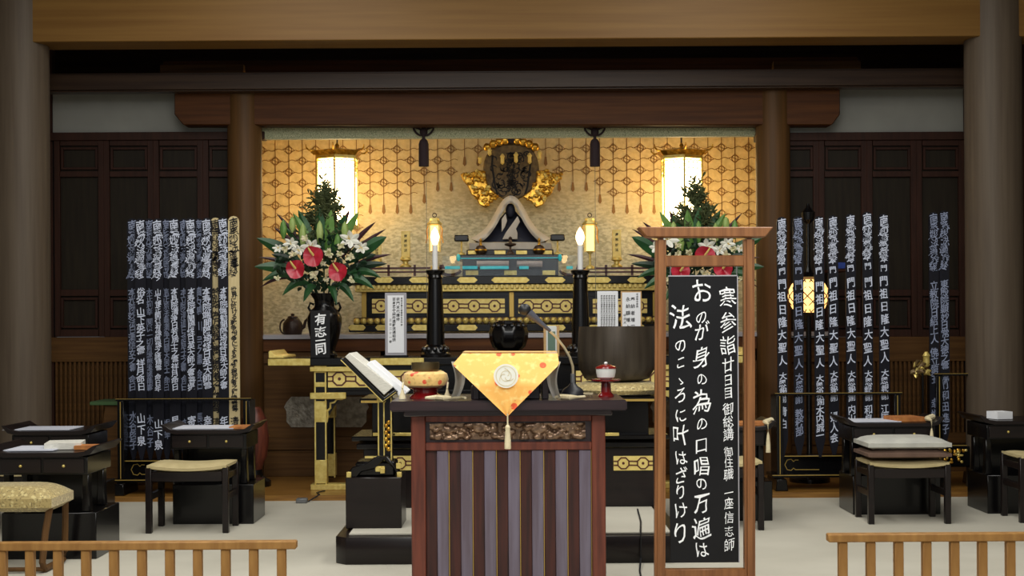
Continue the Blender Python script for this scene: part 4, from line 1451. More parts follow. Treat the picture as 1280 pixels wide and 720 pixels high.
def disc(mb, r0, r1, y, n=32):
    mb.ribbon([(cc.x + (r0 + r1) / 2 * math.cos(2 * PI * i / n), cc.z + (r0 + r1) / 2 * math.sin(2 * PI * i / n)) for i in range(n)], r1 - r0, y, closed=True)
b = MB()
uu = S(1, yC)
b.add([(cc.x + 15.5 * uu * math.cos(2 * PI * i / 32), yC, cc.z + 15 * uu * math.sin(2 * PI * i / 32)) for i in range(32)], [tuple(range(32))])
part(front, 'crest', b, M['petalwhite'], 'round white woven crest', fix=False)
b = MB()
disc(b, 12 * uu, 12.8 * uu, yC - .002)
disc(b, 6.2 * uu, 6.9 * uu, yC - .002)
for k in range(3):
    t0 = k * 2 * PI / 3
    b.ribbon([(cc.x + uu * (2 + 1.6 * j) * math.cos(t0 + j * .35), cc.z + uu * (2 + 1.6 * j) * math.sin(t0 + j * .35)) for j in range(6)], uu * .8, yC - .002)
part(front, 'crest_lines', b, M['cream'], fix=False)
q = P(634.5, 520, 6.075)
part(T, 'tassel_cord', MB().tube([q + Vector((0, 0, .01)), q - Vector((0, 0, .045))], .0035, 6), M['cream'])
u6 = S(1, 6.07)
part(T, 'tassel', MB().lathe((q.x, 6.07, P(634, 561, 6.07).z), [(4.2 * u6, 0), (4.0 * u6, 10 * u6), (3 * u6, 24 * u6), (3.4 * u6, 27 * u6), (1.5 * u6, 30 * u6)], 12), M['cream'])

# small bowl gong on cushion on red stand
dd = 6.36; u = S(1, dd)
c = Vector((P(532, 490, dd).x, dd, ZD))
z = lambda py: P(532, py, dd).z
T = thing('red_lacquer_stand', 'red lacquer bowl stand on the left of the front desk', 'stand', tuple(c))
h = z(484) - ZD
part(T, 'stand_body', MB().lathe(tuple(c), [(20 * u, 0), (20 * u, h * .15), (15 * u, h * .5), (16 * u, h * .8), (22 * u, h)], 28), M['redlac'])
T = thing('gong_cushion', 'orange brocade ring cushion on the red lacquer stand', 'cushion', (c.x, dd, z(484)))
h = z(464) - z(484)
part(T, 'cushion_pad', MB().lathe((c.x, dd, z(484)), [(20 * u, 0), (27 * u, h * .15), (29 * u, h * .5), (27 * u, h * .85), (22 * u, h * 1.0), (14 * u, h * .8)], 30), M['orangecushion'])
b = MB()
for px, py in ((503, 478), (560, 478), (519, 484), (547, 484)):
    p = P(px, py, dd - .08)
for px in (504, 560):
    p0 = P(px, 478, dd - .06)
    ts = part(T, 'corner_tassel', MB().tube([p0, P(px - 1, 486, dd - .08)], u * 1.2, 6).lathe(tuple(Vector((P(px - 1, 486, dd - .08).x, dd - .08, ZD + .002))), [(4.5 * u, 0), (4 * u, 5 * u), (2.5 * u, P(px, 486, dd).z / u * 0 + 8 * u / u * 1)] if False else [(4.5 * u, 0), (4 * u, 4 * u), (2.2 * u, 8 * u), (1.2 * u, 12 * u)], 10), M['cream'])
single('small_bowl_gong', MB().lathe((c.x, dd, z(468)), [(10 * u, 0), (16 * u, 3 * u), (17.5 * u, 8 * u), (17.5 * u, 15 * u), (16.5 * u, 15 * u), (16 * u, 6 * u)], 30), M['bowlmetal'],
       'small brass bowl gong on the orange cushion', 'bowl gong', (c.x, dd, z(468)))
for nm, pts, lab in (('tasselled_rope', [(532, 499), (545, 497), (556, 498), (566, 495), (576, 497), (582, 494)], 'cream tassel cord lying beside the red lacquer stand'),
                     ('tasselled_rope', [(694, 497), (702, 498), (712, 495), (722, 498), (731, 498)], 'cream tassel cord lying before the microphone base')):
    pp = [Vector((P(a, e, 6.2).x, 6.18 + .03 * math.sin(i * 2), ZD + .012)) for i, (a, e) in enumerate(pts)]
    single(nm, MB().tube(pp, [.006 + .007 * (i == 2 or i == 1) for i in range(len(pp))], 8), M['cream'], lab, 'cord', tuple(pp[0]), 'cream cords on the front desk')

# microphone
dd = 6.4; u = S(1, dd)
c = Vector((P(716, 490, dd).x, dd, ZD))
T = thing('desk_microphone', 'black gooseneck microphone on the right of the front desk', 'microphone', tuple(c))
part(T, 'base', MB().lathe(tuple(c), [(15 * u, 0), (15 * u, 4 * u), (12 * u, 10 * u), (6 * u, 14 * u), (3 * u, 18 * u)], 24), M['plastic'])
part(T, 'switch_lever', MB().tube([(c.x + 13 * u, dd - .02, c.z + 4 * u), (c.x + 25 * u, dd - .03, c.z + 4 * u)], 1.8 * u, 6), M['gooseneck'])
part(T, 'collar', MB().lathe((c.x, dd, P(716, 481, dd).z), [(2.8 * u, 0), (2.6 * u, 14 * u)], 12), M['steel'])
ctl = [(716.5, 470), (716, 458), (712, 446), (705, 434), (695, 421), (684, 411), (676, 405)]
part(T, 'gooseneck', MB().tube([P(a, e, dd) for a, e in ctl], 1.7 * u, 8), M['gooseneck'])
part(T, 'handle', MB().tube([P(688, 414, dd), P(678, 405.5, dd), P(661, 391, dd)], [2.0 * u, 3.0 * u, 5.8 * u], 12), M['micgrey'])
part(T, 'grille', MB().sphere(tuple(P(656, 387, dd)), 8 * u, 8 * u, 7.6 * u, 14, 10), M['plastic'])

# tea cup on red stand
dd = 6.4; u = S(1, dd)
c = Vector((P(757.5, 490, dd).x, dd, ZD))
z = lambda py: P(757.5, py, dd).z
T = thing('red_cup_stand', 'red lacquer pedestal on the right of the front desk', 'stand', tuple(c))
h = z(476) - ZD
part(T, 'pedestal', MB().lathe(tuple(c), [(10 * u, 0), (10 * u, 2 * u), (6.5 * u, 6 * u), (6 * u, h - 3 * u), (10 * u, h - 1 * u), (18 * u, h), (18.5 * u, h + 2 * u), (8 * u, h + 1 * u)], 26), M['redlac'])
T = thing('tea_cup', 'white porcelain cup with red lid on the red pedestal', 'cup', (c.x, dd, z(474.5)))
part(T, 'cup_body', MB().lathe((c.x, dd, z(474.5)), [(7 * u, 0), (11 * u, 3 * u), (12.3 * u, 9 * u), (12.6 * u, 14 * u)], 24), M['porcelain'])
part(T, 'lid', MB().lathe((c.x, dd, z(460.5)), [(13.3 * u, 0), (12.5 * u, 2 * u), (6 * u, 4.5 * u), (2 * u, 5 * u)], 24), M['redlac'])
part(T, 'lid_knob', MB().sphere((c.x, dd, z(454)), 2.4 * u, 2.4 * u, 2 * u, 10, 6), M['porcelain'])

# ================================================================== WOODEN SIGN
d = 6.0
X = lambda px, py=500: P(px, py, d).x
Z = lambda py, px=881: P(px, py, d).z
c0 = (X(881), d + .03, 0)
T = thing('sign_frame', 'freestanding gate shaped wooden frame at the right of the front desk', 'sign stand', c0)
for pt, pbm in ((826.5, 825), (937, 938)):
    xt, xb_ = P(pt, 297, d).x, P(pbm, 720, d).x
    w = S(6.7, d)
    m = MB()
    za_, zb_ = 0.05, Z(296)
    m.add([(xb_ - w, d, za_), (xb_ + w, d, za_), (xb_ + w, d + .06, za_), (xb_ - w, d + .06, za_), (xt - w, d, zb_), (xt + w, d, zb_), (xt + w, d + .06, zb_), (xt - w, d + .06, zb_)],
          [(3, 2, 1, 0), (4, 5, 6, 7), (0, 1, 5, 4), (1, 2, 6, 5), (2, 3, 7, 6), (3, 0, 4, 7)])
    part(T, 'post', m, M['signwood'], bevel=0.012, seg=2)
    part(T, 'foot', MB().box(xb_ - .03, xb_ + .03, d - .2, d + .26, 0, .06), M['signwood'], bevel=0.01)
tb = [P(a, e, d) for a, e in ((797, 284), (966, 284), (956, 296.5), (808, 296.5))]
part(T, 'top_bar', MB().prism([(p.x, p.z) for p in tb], d - .02, d + .08), M['signwood'], bevel=0.004)
part(T, 'crossbar', MB().box(X(832, 326), X(931, 326), d + .01, d + .05, Z(333), Z(319)), M['signwood'], bevel=0.004)
part(T, 'crossbar', MB().box(X(831, 716), X(932, 716), d + .01, d + .05, Z(724), Z(712)), M['signwood'], bevel=0.004)
for px in (838, 921):
    part(T, 'hook', MB().tube([P(px, 333, d + .01), P(px, 346, d + .005)], .0025, 6), M['steel'])
B = thing('calligraphy_banner', 'long black board with white brush calligraphy hanging in the wooden frame', 'banner', (X(880), d, Z(703)))
part(B, 'board', MB().box(X(836.5, 520), X(922.5, 520), d - .006, d + .006, Z(703), Z(344)), M['banner'], bevel=0.002)
e1 = MB().box(X(836, 520), X(923, 520), d - .008, d + .008, Z(345.5), Z(344))
part(B, 'clear_edge', e1, M['greymount'])
part(B, 'clear_edge', MB().box(X(922, 520), X(923.2, 520), d - .008, d + .008, Z(703), Z(344)), M['greymount'])
b = MB()
yS = d - .0085
R_ = [('寒', 372, 26), ('参', 403, 25), ('詣', 431, 24), ('廿', 456, 19), ('日', 475, 15), ('目', 491, 15), ('御', 511, 16), ('総', 527, 15.5), ('講', 543, 16), ('御', 565, 13), ('住', 578, 13.5), ('職', 593, 15),
      ('一', 616, 14), ('座', 629, 14), ('信', 647, 15), ('志', 664, 13.5), ('師', 681, 16.5)]
for i, (ch, py, w) in enumerate(R_):
    writepx(b, ch, 909.5 + i * .12, py, yS, w * .86, w * 1.05, off=.0, rot=.03, wob=.04)
for ch, py, w in (('お', 364, 30), ('の', 396, 17), ('が', 414, 22), ('身', 446, 26), ('の', 474, 16), ('為', 502, 28), ('の', 530, 17), ('口', 556, 20), ('唱', 583, 24), ('の', 604, 17), ('万', 629, 24), ('遍', 660, 27), ('は', 687, 20)):
    writepx(b, ch, 877, py, yS, w * .9, w * 1.08, off=.003, rot=.04, wob=.05)
for ch, py, w in (('法', 396, 30), ('の', 431, 17), ('こ', 453, 15), ('ゝ', 476, 13), ('ろ', 493, 19), ('に', 519, 17), ('叶', 543, 25), ('は', 572, 18), ('ざ', 595, 20), ('り', 614, 18), ('け', 638, 20), ('り', 665, 26)):
    writepx(b, ch, 851, py, yS, w * .92, w * 1.12, off=.003, rot=.04, wob=.05)
part(B, 'lettering', b, M['white'], kind='stuff', fix=False)

# ================================================================== LOW RAILS
def rail(px_end, x_far, py, label, d=5.5):
    xe = P(px_end, py, d).x
    zt = P(px_end, py, d).z
    lo, hi = sorted((xe, x_far))
    T = thing('low_railing', label, 'railing', ((lo + hi) / 2, d, 0), 'low wooden railings before the altar')
    part(T, 'top_rail', MB().box(lo, hi, d - .025, d + .025, zt - S(10, d), zt), M['railwood'], bevel=0.004)
    part(T, 'bottom_rail', MB().box(lo, hi, d - .02, d + .02, .03, .065), M['railwood'], bevel=0.004)
    sp = S(34.9, d)
    k = 0
    sg = 1 if x_far > xe else -1
    x = xe + sg * S(19, d)
    first = None
    while lo < x < hi - .0:
        if first is None:
            first = part(T, 'baluster', MB().box(x - S(5.5, d), x + S(5.5, d), d - .016, d + .016, .065, zt - S(10, d)), M['railwood'], bevel=0.003)
            fx = x
        else:
            o = first.copy(); o.location = (x - fx, 0, 0); COL.objects.link(o)
        x += sg * sp
    for xx in (lo + .03, hi - .03):
        part(T, 'rail_foot', MB().box(xx - .02, xx + .02, d - .1, d + .1, 0, .03), M['railwood'], bevel=0.003)
rail(371, -2.35, 675.5, 'low wooden railing at the lower left before the brocade stool')
rail(1034, 2.40, 667, 'low wooden railing at the lower right before the cushioned stool')

# ================================================================== MEMORIAL TABLET RACKS
def memorial(px, ytop, ybot, d, wpx, light, label, group, txt, sign, dim=False, row=None):
    """tall narrow wooden memorial tablet with rounded notched head and pointed foot"""
    w = S(wpx, d) / 2
    x = P(px, 420, d).x
    zt, zb = P(px, ytop, d).z, P(px, ybot, d).z
    T = thing('memorial_tablet', label, 'tablet', (x, d, zb), group)
    o = [(-w * .2, zb), (w * .2, zb), (w, zb + w * 3.5), (w, zt - w * 1.0), (w * .86, zt - w * .5), (w * .5, zt - w * .12), (0, zt), (-w * .5, zt - w * .12), (-w * .86, zt - w * .5), (-w, zt - w * 1.0), (-w, zb + w * 3.5)]
    part(T, 'board', MB().prism([(x + a, b_) for a, b_ in o], d, d + .014), M['tabletlight' if light else 'tablet'])
    b = MB()
    y = d - .0025
    u = S(1, d)
    cw = w * 1.75
    # flowing invocation at the head
    z = zt - w * 1.35
    write(b, '南', x, z, y, cw * 1.0, cw * 1.25, off=.012, rot=.06)
    zz = z
    for i, ch in enumerate('無妙法蓮華経'):
        zz -= u * 10.0 if isinstance(txt, str) else u * 7.2
        write(b, ch, x + (w * .15) * (-1) ** i, zz, y, cw * .95, u * (13.0 if isinstance(txt, str) else 9.5), off=.004, rot=.12 * (-1) ** i, wob=.09)
    sw = []
    for k in range(60):
        t = k / 59
        sw.append((x + w * .8 * math.sin(t * 26 + px) * (1 - .35 * t), z - u * (10 + (56 if isinstance(txt, str) else 40) * t) + u * 3 * math.cos(t * 26 + px)))
    b.ribbon(sw, [u * (.3 + .6 * abs(math.sin(k * .45))) for k in range(60)], y - .0005)
    # the text, in blocks of (string, first y, step, size); a plain string is fitted above the rack bar
    if isinstance(txt, str):
        n_ = len(txt.replace(' ', '')) + .5 * txt.count(' ')
        st = min(row or 14.0, (156.0 if light else 128.0) / n_)
        blocks, py = [], ytop + 92
        for ch in txt:
            if ch == ' ':
                py += st * .5
            else:
                blocks.append((ch, py, st, st * 1.12)); py += st
    else:
        blocks = txt
    for st_, py, step, size in blocks:
        for ch in st_:
            write(b, ch, x + rnd.uniform(-.1, .1) * w, P(px, py, d).z, y, min(cw, u * size), u * size, off=.03 if light else .012, rot=rnd.uniform(0, .1), wob=.03)
            py += step
    zz = P(px, sign[1], d).z
    for ch in sign[0]:
        write(b, ch, x, zz, y, cw * .95, u * 13, off=.012, rot=.05)
        zz -= u * sign[2]
    part(T, 'inscription', b, M['ink'] if light else M['scriptdim' if dim else 'script'], kind='stuff', fix=False)
    return T


G = 'memorial tablets in the left rack'
front = 10.24
back = 10.31
left_tabs = [
    (166, 273, back, 13, 0, 'faded dark tablet at the far left end of the left rack', '本光院妙法日清信女之霊 命日', ('水谷啓子', 520, 12), 1, 12.5),
    (187, 273, back, 13, 0, 'dark tablet in the rear row, second from the left end', '木正利幸 関係一切有縁無縁諸精霊', ('木谷子', 525, 14), 1, 12.0),
    (208, 273, back, 13, 0, 'dark tablet in the rear row, between the third and fourth front tablets from left', '信正院法乗清浄日慧大居士 命日', ('根岸', 530, 13), 1, 12.0),
    (230.5, 273, back, 12, 0, 'dim tablet in the rear row near the middle of the left rack', '本立院清道日念居士之霊 命日', ('寺', 530, 13), 1, 12.5),
    (249, 273, back, 12, 0, 'sparsely written dark tablet in the rear row left of the pale ones', '真々夢 川 弓之霊 命日', ('長谷川', 522, 13), 1, 15),
    (270, 272, back, 12, 1, 'narrower pale wooden tablet with black script, second from right', '特別塔 為万民有縁無縁横死者之諸精霊等', ('清流寺', 528, 13), 0, 12.6),
    (176, 273, front, 13.5, 0, 'dark tablet in the front row with large widely spaced characters, leftmost front one', '俗名 山下英子之霊 祥月命日', ('山下泉', 523, 14), 0, 15.5),
    (197.5, 273, front, 13.5, 0, 'dark tablet in the front row, second front one from the left', '山下博正関係有縁無縁之諸精霊 命日年', ('山下泉', 530, 13), 0, 13.6),
    (218.5, 272, front, 13.5, 0, 'dark tablet in the front row, third front one from the left', '本具院清浄日芳居士之霊祥月命日', ('見本', 526, 13), 0, 14.2),
    (239, 272, front, 13.5, 0, 'dark tablet in the front row, fourth front one from the left', '本寿院博聞陽経日英大師之霊菩提', ('寄年', 526, 13), 0, 13.8),
    (259, 272, front, 13, 0, 'dark tablet in the front row just left of the narrower pale one', '本寿院端開陽埼経日英大師霊', ('幸子', 526, 13), 0, 14.5),
    (279.5, 271, front, 13, 0, 'dark tablet in the front row between the two pale ones', '本寿院端勧開陽埼経日英大師之霊', ('年別', 526, 13), 0, 13.8),
    (292.7, 270, front, 13.5, 1, 'wider pale wooden tablet with black script at the right end of the left rack', '世界に於ける戦争紛争による犠牲横死者之諸精霊等', ('清流寺', 527, 15), 0, 10.6),
]
for px, yt, dd, w, lt, lab, txt, sg, dim, row in left_tabs:
    memorial(px, yt, 576, dd, w, lt, lab, G, txt, sg, dim, row)


def rack(x0p, x1p, ybar, ylow, label, d, feet=True, scroll=True):
    c = P((x0p + x1p) / 2, 600, d)
    T = thing('tablet_rack', label, 'rack', (c.x, d, ZW), 'black tablet racks')
    Xp = lambda p, yy=550: P(p, yy, d).x
    zz = lambda py: P((x0p + x1p) / 2, py, d).z
    part(T, 'top_bar', MB().box(Xp(x0p - 6), Xp(x1p + 6), d - .09, d - .05, zz(ybar + 3), zz(ybar)), M['black'], bevel=0.003)
    part(T, 'gold_line', MB().box(Xp(x0p - 6), Xp(x1p + 6), d - .092, d - .089, zz(ybar + .7), zz(ybar + .2)), M['goldline'])
    for p in (x0p, x1p):
        po = part(T, 'post', MB().box(Xp(p - 4), Xp(p + 4), d - .09, d + .14, ZW + .05, zz(ybar + 3)), M['black'], bevel=0.003)
        part(po, 'gold_line', MB().box(Xp(p - .45), Xp(p + .45), d - .094, d - .089, ZW + .12, zz(ybar + 4)), M['goldline'])
        ft = [(Xp(p - 8), ZW), (Xp(p + 8), ZW), (Xp(p + 6), ZW + .09), (Xp(p - 6), ZW + .09)]
        part(T, 'foot', MB().prism(ft, d - .16, d + .22), M['black'], bevel=0.006)
    part(T, 'lower_rail', MB().box(Xp(x0p + 4), Xp(x1p - 4), d - .05, d + .12, zz(ylow + 2), zz(ylow - 1)), M['black'], bevel=0.003)
    part(T, 'bottom_rail', MB().box(Xp(x0p - 10), Xp(x1p + 10), d - .10, d + .15, zz(ylow + 26), zz(ylow + 22)), M['black'], bevel=0.003)
    part(T, 'lower_panel', MB().box(Xp(x0p + 4), Xp(x1p - 4), d + .0, d + .02, zz(ylow + 22), zz(ylow + 2)), M['black'])
    g = MB().box(Xp(x0p + 4), Xp(x1p - 4), d - .053, d - .049, zz(ylow + .5), zz(ylow - .5))
    g.box(Xp(x0p - 10), Xp(x1p + 10), d - .104, d - .099, zz(ylow + 23.4), zz(ylow + 22.4))
    part(T, 'gold_line', g, M['goldline'])
    if scroll:
        g = MB()
        for px, sg in ((x0p + 12, 1), (x1p - 12, -1)):
            pts = [(14, -6), (10, -6), (8, -4), (5, -7), (0, -6), (-3, 0), (0, 6), (5, 7), (8, 4), (10, 6), (14, 6), (40, 6)]
            g.ribbon([(P(px + sg * a, ylow + 12 + q, d - .002).x, P(px + sg * a, ylow + 12 + q, d - .002).z) for a, q in pts], S(1.0, d), d - .003)
        part(T, 'gold_scroll', g, M['goldline'], fix=False)
    return T


rack(155, 311, 497, 575, 'black rack with gold lines holding the left row of tablets', 10.26)
rack(972, 1118, 490, 569, 'black rack with gold lines holding the seven spaced tablets', 10.3)

G = 'spaced memorial tablets in the right rack'
names = [('清泊', 515, 15), ('教務部', 517, 11), ('木内誠一', 513, 10.5), ('婦人会', 521, 13), ('内山', 512, 12), ('和泉', 512, 12), ('江原', 511, 12)]
desc = ['first from the left', 'second from the left, left of the glowing lantern', 'third from the left, overlapping the glowing lantern', 'middle one of seven', 'fifth from the left', 'sixth from the left, taller', 'last at the right end']
for i, px in enumerate((978, 998.5, 1024.5, 1042, 1064, 1085, 1105.5)):
    yt = (271, 270, 270, 269, 267, 264.5, 267)[i]
    memorial(px, yt, 572, 10.24 + .015 * (i % 2), 12.6, 0, 'spaced dark memorial tablet, ' + desc[i], G, [('本', yt + 56, 10, 11), ('門', yt + 68, 10, 9), ('門祖日隆大聖人', yt + 84 + (i % 3) * 2, 15.9 + .5 * (i % 2), 13.5), ('大恩報謝', yt + 199 + (i % 3) * 2, 9.6, 10)], names[i], i in (1,), (15.2, 14.2, 13.8, 15, 14.8, 14, 14.2)[i])
G2 = 'paired memorial tablets by the right pillar'
rack(1170, 1222, 466, 556, 'narrow black rack beside the right thick pillar', 10.42, scroll=False)
memorial(1168, 265, 552, 10.36, 12, 0, 'left one of two touching faded tablets by the right pillar', G2, '立教院日紹上人 佛立第五', ('幸悦', 504, 14), True, 14.5)
memorial(1181, 263, 556, 10.35, 12, 0, 'right one of two touching faded tablets by the right pillar', G2, '東殿院顕妙日常大徳之霊 佛', ('竹和田進子', 480, 14), True, 14)
# gold carved board low behind
T = thing('gold_carved_board', 'gold carved board low beside the right thick pillar', 'carving', tuple(P(1197, 581, 10.285)))
part(T, 'board_back', MB().pb(1178, 558, 1212, 582, 10.285, .03), M['black'])
r = random.Random(9)
for i in range(26):
    p = P(1196 + r.uniform(-15, 15), 570 + r.uniform(-8, 8), 10.28)
    part(T, 'gold_curl', MB().sphere(tuple(p), S(r.uniform(1.5, 3), 10.5), .01, S(r.uniform(1.3, 2.4), 10.5), 7, 5), M['goldbright' if i % 3 else 'gold'])
# gold lotus ornament on stem
dd = 10.15
c = P(1154, 606, dd)
T = thing('gold_lotus_ornament', 'gold metal lotus ornament on a thin stem left of the paired tablets', 'ornament', (c.x, dd, ZW))
part(T, 'base', MB().lathe((c.x, dd, ZW), [(.1, 0), (.1, .03), (.04, .08), (.015, .12)], 16), M['black'])
part(T, 'stem', MB().tube([(c.x, dd, ZW + .1), (c.x, dd, P(1154, 466, dd).z)], .009, 8), M['black'])
r = random.Random(2)
for i in range(34):
    o = P(1150 + r.uniform(-8, 8), 462 + r.uniform(-6, 6), dd + r.uniform(-.04, .04))
    t = r.uniform(0, 2 * PI)
    e = o + Vector((math.cos(t), r.uniform(-.6, .6), math.sin(t) * .8)) * S(r.uniform(6, 11), dd)
    part(T, 'petal', blade(o, e, S(6, dd), .01, n=4), M['oldgold' if i % 2 else 'gold'], fix=False)
part(T, 'bud', MB().lathe(tuple(P(1158, 458, dd)), [(.016, 0), (.026, .03), (.024, .07), (.03, .08), (.01, .11)], 10), M['gold'])

# glowing lantern behind the spaced tablets
dd = 10.75
c = P(1012, 600, dd)
T = thing('standing_lantern', 'dark standing lantern with glowing gold openwork bowl behind the spaced tablets', 'lantern', (c.x, dd, ZW))
part(T, 'pole', MB().lathe((c.x, dd, ZW), [(.16, 0), (.16, .03), (.05, .08), (.022, .14), (.022, P(1012, 395, dd).z - ZW)], 16), M['black'])
zc_ = P(1012, 370, dd).z
b = MB().lathe((c.x, dd, zc_ - .13), [(.06, 0), (.125, .03), (.155, .09), (.16, .13), (.155, .18), (.125, .23), (.06, .26)], 24)
part(T, 'lamp_bowl', b, M['smalllamp'])
b = MB()
for i in range(12):
    a = 2 * PI * i / 12
    for sg in (-1, 1):
        pts = []
        for k in range(9):
            t = k / 8
            rr = .06 + .106 * math.sin(PI * min(.94, max(.06, t))) ** .7
            an = a + sg * t * 1.6
            pts.append((c.x + rr * math.cos(an), dd + rr * math.sin(an), zc_ - .13 + .26 * t))
        b.tube(pts, .0045, 4)
part(T, 'openwork_lattice', b, M['bronze'])
part(T, 'cap', MB().lathe((c.x, dd, zc_ + .13), [(.07, 0), (.10, .02), (.03, .06), (.014, .12), (.014, .44), (.05, .47), (.055, .53), (.02, .57), (.008, .6)], 16), M['black'])
q = P(1051, 332, 10.9)
single('blue_box', MB().pb(1046, 328, 1057, 336, 10.9, .05), M['bluebox'], 'tiny blue box on a dark shelf bracket behind the spaced tablets', 'box', tuple(q), bevel=0.004)
single('shelf_bracket', MB().pb(1040, 336, 1062, 339, 10.85, YB - 10.85), M['doorwood'], 'dark narrow bracket under the tiny blue box', 'bracket', tuple(P(1051, 339, 10.9)))

# ================================================================== SIDE DESKS AND STOOLS
def side_desk(xc, yf, w, dep, h, label, group='side desks for the clergy'):
    """low black reading desk with upturned ends, drawers and a block base; front faces the camera"""
    T = thing('reading_desk', label, 'desk', (xc, yf + dep / 2, 0), group)
    a, e = xc - w / 2, xc + w / 2
    pts = [(a, h + .035), (a + .02, h + .038), (a + .07, h + .006), (a + .12, h), (e - .12, h), (e - .07, h + .006), (e - .02, h + .038), (e, h + .035), (e - .04, h - .012), (e - .10, h - .025), (a + .10, h - .025), (a + .04, h - .012)]
    part(T, 'desk_top', MB().prism(pts, yf, yf + dep), M['darkbrown'], bevel=0.002)
    part(T, 'drawer_case', MB().box(a + .06, e - .06, yf + .03, yf + dep - .03, h - .125, h - .025), M['black'], bevel=0.003)
    for k in (0, 1):
        m_ = (a + e) / 2
        x0 = a + .075 + k * (w / 2 - .07)
        dr_ = part(T, 'drawer', MB().box(x0, x0 + w / 2 - .085, yf + .022, yf + .03, h - .115, h - .035), M['darkbrown'], bevel=0.002)
        part(dr_, 'drawer_pull', MB().sphere((x0 + w / 4 - .04, yf + .016, h - .075), .009, .009, .009, 8, 6), M['gold'])
    for sg in (-1, 1):
        xm = xc + sg * (w / 2 - .09)
        pr = [(xm - .02, h - .125), (xm + .02, h - .125), (xm + .02 + sg * .0, h - .25), (xm + .025, .26), (xm - .025, .26), (xm - .02, h - .25)]
        for yy in (yf + .08, yf + dep - .14):
            part(T, 'curved_leg', MB().prism(pr, yy, yy + .06), M['black'], bevel=0.006)
    part(T, 'back_panel', MB().box(a + .08, e - .08, yf + dep - .10, yf + dep - .07, .25, h - .12), M['black'])
    part(T, 'block_base', MB().box(a + .07, e - .02, yf + .05, yf + dep, 0, .26), M['black'], bevel=0.004)
    return T


def stool(xc, yf, w, dep, h, label, cushion='beigecushion', sled=False, group='stools at the side desks', extra=()):
    T = thing('stool', label, 'stool', (xc, yf + dep / 2, 0), group)
    a, e = xc - w / 2, xc + w / 2
    if not sled:
        for x in (a, e - .038):
            for yy in (yf, yf + dep - .038):
                part(T, 'leg', MB().box(x, x + .038, yy, yy + .038, 0, h - .01), M['darkbrown'], bevel=0.004)
        part(T, 'seat_rail', MB().box(a + .038, e - .038, yf + .006, yf + .03, h - .10, h - .04), M['darkbrown'], bevel=0.003)
        part(T, 'seat_rail', MB().box(a + .038, e - .038, yf + dep - .03, yf + dep - .006, h - .10, h - .04), M['darkbrown'], bevel=0.003)
        for x in (a + .006, e - .032):
            part(T, 'side_rail', MB().box(x, x + .026, yf + .038, yf + dep - .038, h - .22, h - .18), M['darkbrown'], bevel=0.003)
            part(T, 'side_rail', MB().box(x, x + .026, yf + .038, yf + dep - .038, h - .09, h - .05), M['darkbrown'], bevel=0.003)
    else:
        for x in (a + .02, e - .05):
            pts = [Vector((x + .015, yf + .06, h - .05)), Vector((x, yf + .02, h * .5)), Vector((x - .01, yf, .06)), Vector((x - .01, yf + .03, .02)), Vector((x - .01, yf + dep * .5, .018)), Vector((x - .01, yf + dep - .03, .02)), Vector((x - .01, yf + dep, .06)), Vector((x, yf + dep - .02, h * .5)), Vector((x + .015, yf + dep - .06, h - .05))]
            part(T, 'sled_leg', MB().tube(pts, .018, 8), M['pillar_in'])
        part(T, 'seat_rail', MB().box(a + .02, e - .02, yf + .04, yf + .07, h - .07, h - .03), M['darkbrown'])
        part(T, 'floor_bar', MB().tube([(a, yf + .02, .02), (e - .06, yf + .02, .02)], .012, 8), M['pillar_in'])
    def pad(z0, hh, m, grow=0.0, name='seat_cushion', obj=None):
        def top(u_, v_):
            x = -1 + 2 * u_; y = -1 + 2 * v_
            zz = z0 + hh * (.55 + .45 * (1 - abs(x) ** 6) * (1 - abs(y) ** 6)) - .012 * (1 - abs(x)) * 0
            return (xc + x * (w / 2 + grow - .01), yf + dep / 2 + y * (dep / 2 + grow), zz + (.02 * x * x if not sled and grow == 0 else 0))
        mb = MB().grid(top, 14, 8)
        n = len(mb.v)
        def bot(u_, v_):
            p = top(u_, v_)
            x = -1 + 2 * u_; y = -1 + 2 * v_
            return (p[0], p[1], z0 - .0 + (.0 if max(abs(x), abs(y)) < .99 else hh * .2) + (.02 * x * x if not sled and grow == 0 else 0))
        mb.grid(bot, 14, 8)
        # close the sides
        nu, nv = 14, 8
        per = [i for i in range(nu + 1)] + [(j + 1) * (nu + 1) - 1 for j in range(1, nv + 1)] + [nv * (nu + 1) + i for i in range(nu - 1, -1, -1)] + [j * (nu + 1) for j in range(nv - 1, 0, -1)]
        for i in range(len(per)):
            p, q = per[i], per[(i + 1) % len(per)]
            mb.f.append((p, q, q + n, p + n))
        return mb
    part(T, 'seat_cushion', pad(h - .045 if not sled else h - .10, .05 if not sled else .135, cushion), M[cushion])
    z = h + .026
    for hh, m, lab, nm in extra:
        single(nm, pad(z, hh, m, .012), M[m], lab, 'cushion', (xc, yf + dep / 2, z), 'cushions stacked on the right stool')
        z += hh * .98
    return T


# left inner pair
side_desk(-1.99, 8.86, .62, .46, .62, 'dark reading desk behind the stool in front of the left rack')
stool(-2.045 + .0, 8.52, .52, .34, .425, 'dark wooden stool with beige seat in front of the left rack')
# left outer front pair
side_desk(-2.62, 7.55, .62, .50, .60, 'dark reading desk behind the brocade stool at the left edge')
stool(-2.70, 7.16, .56, .36, .42, 'brocade seated stool with bent wood sled legs at the left edge', 'goldbrocade', True)
# left outer rear pair
side_desk(-3.02, 8.85, .62, .48, .62, 'dark reading desk farther back at the left edge')
stool(-3.08, 8.42, .52, .34, .41, 'beige seated stool at the left edge mostly hidden by the front desk')
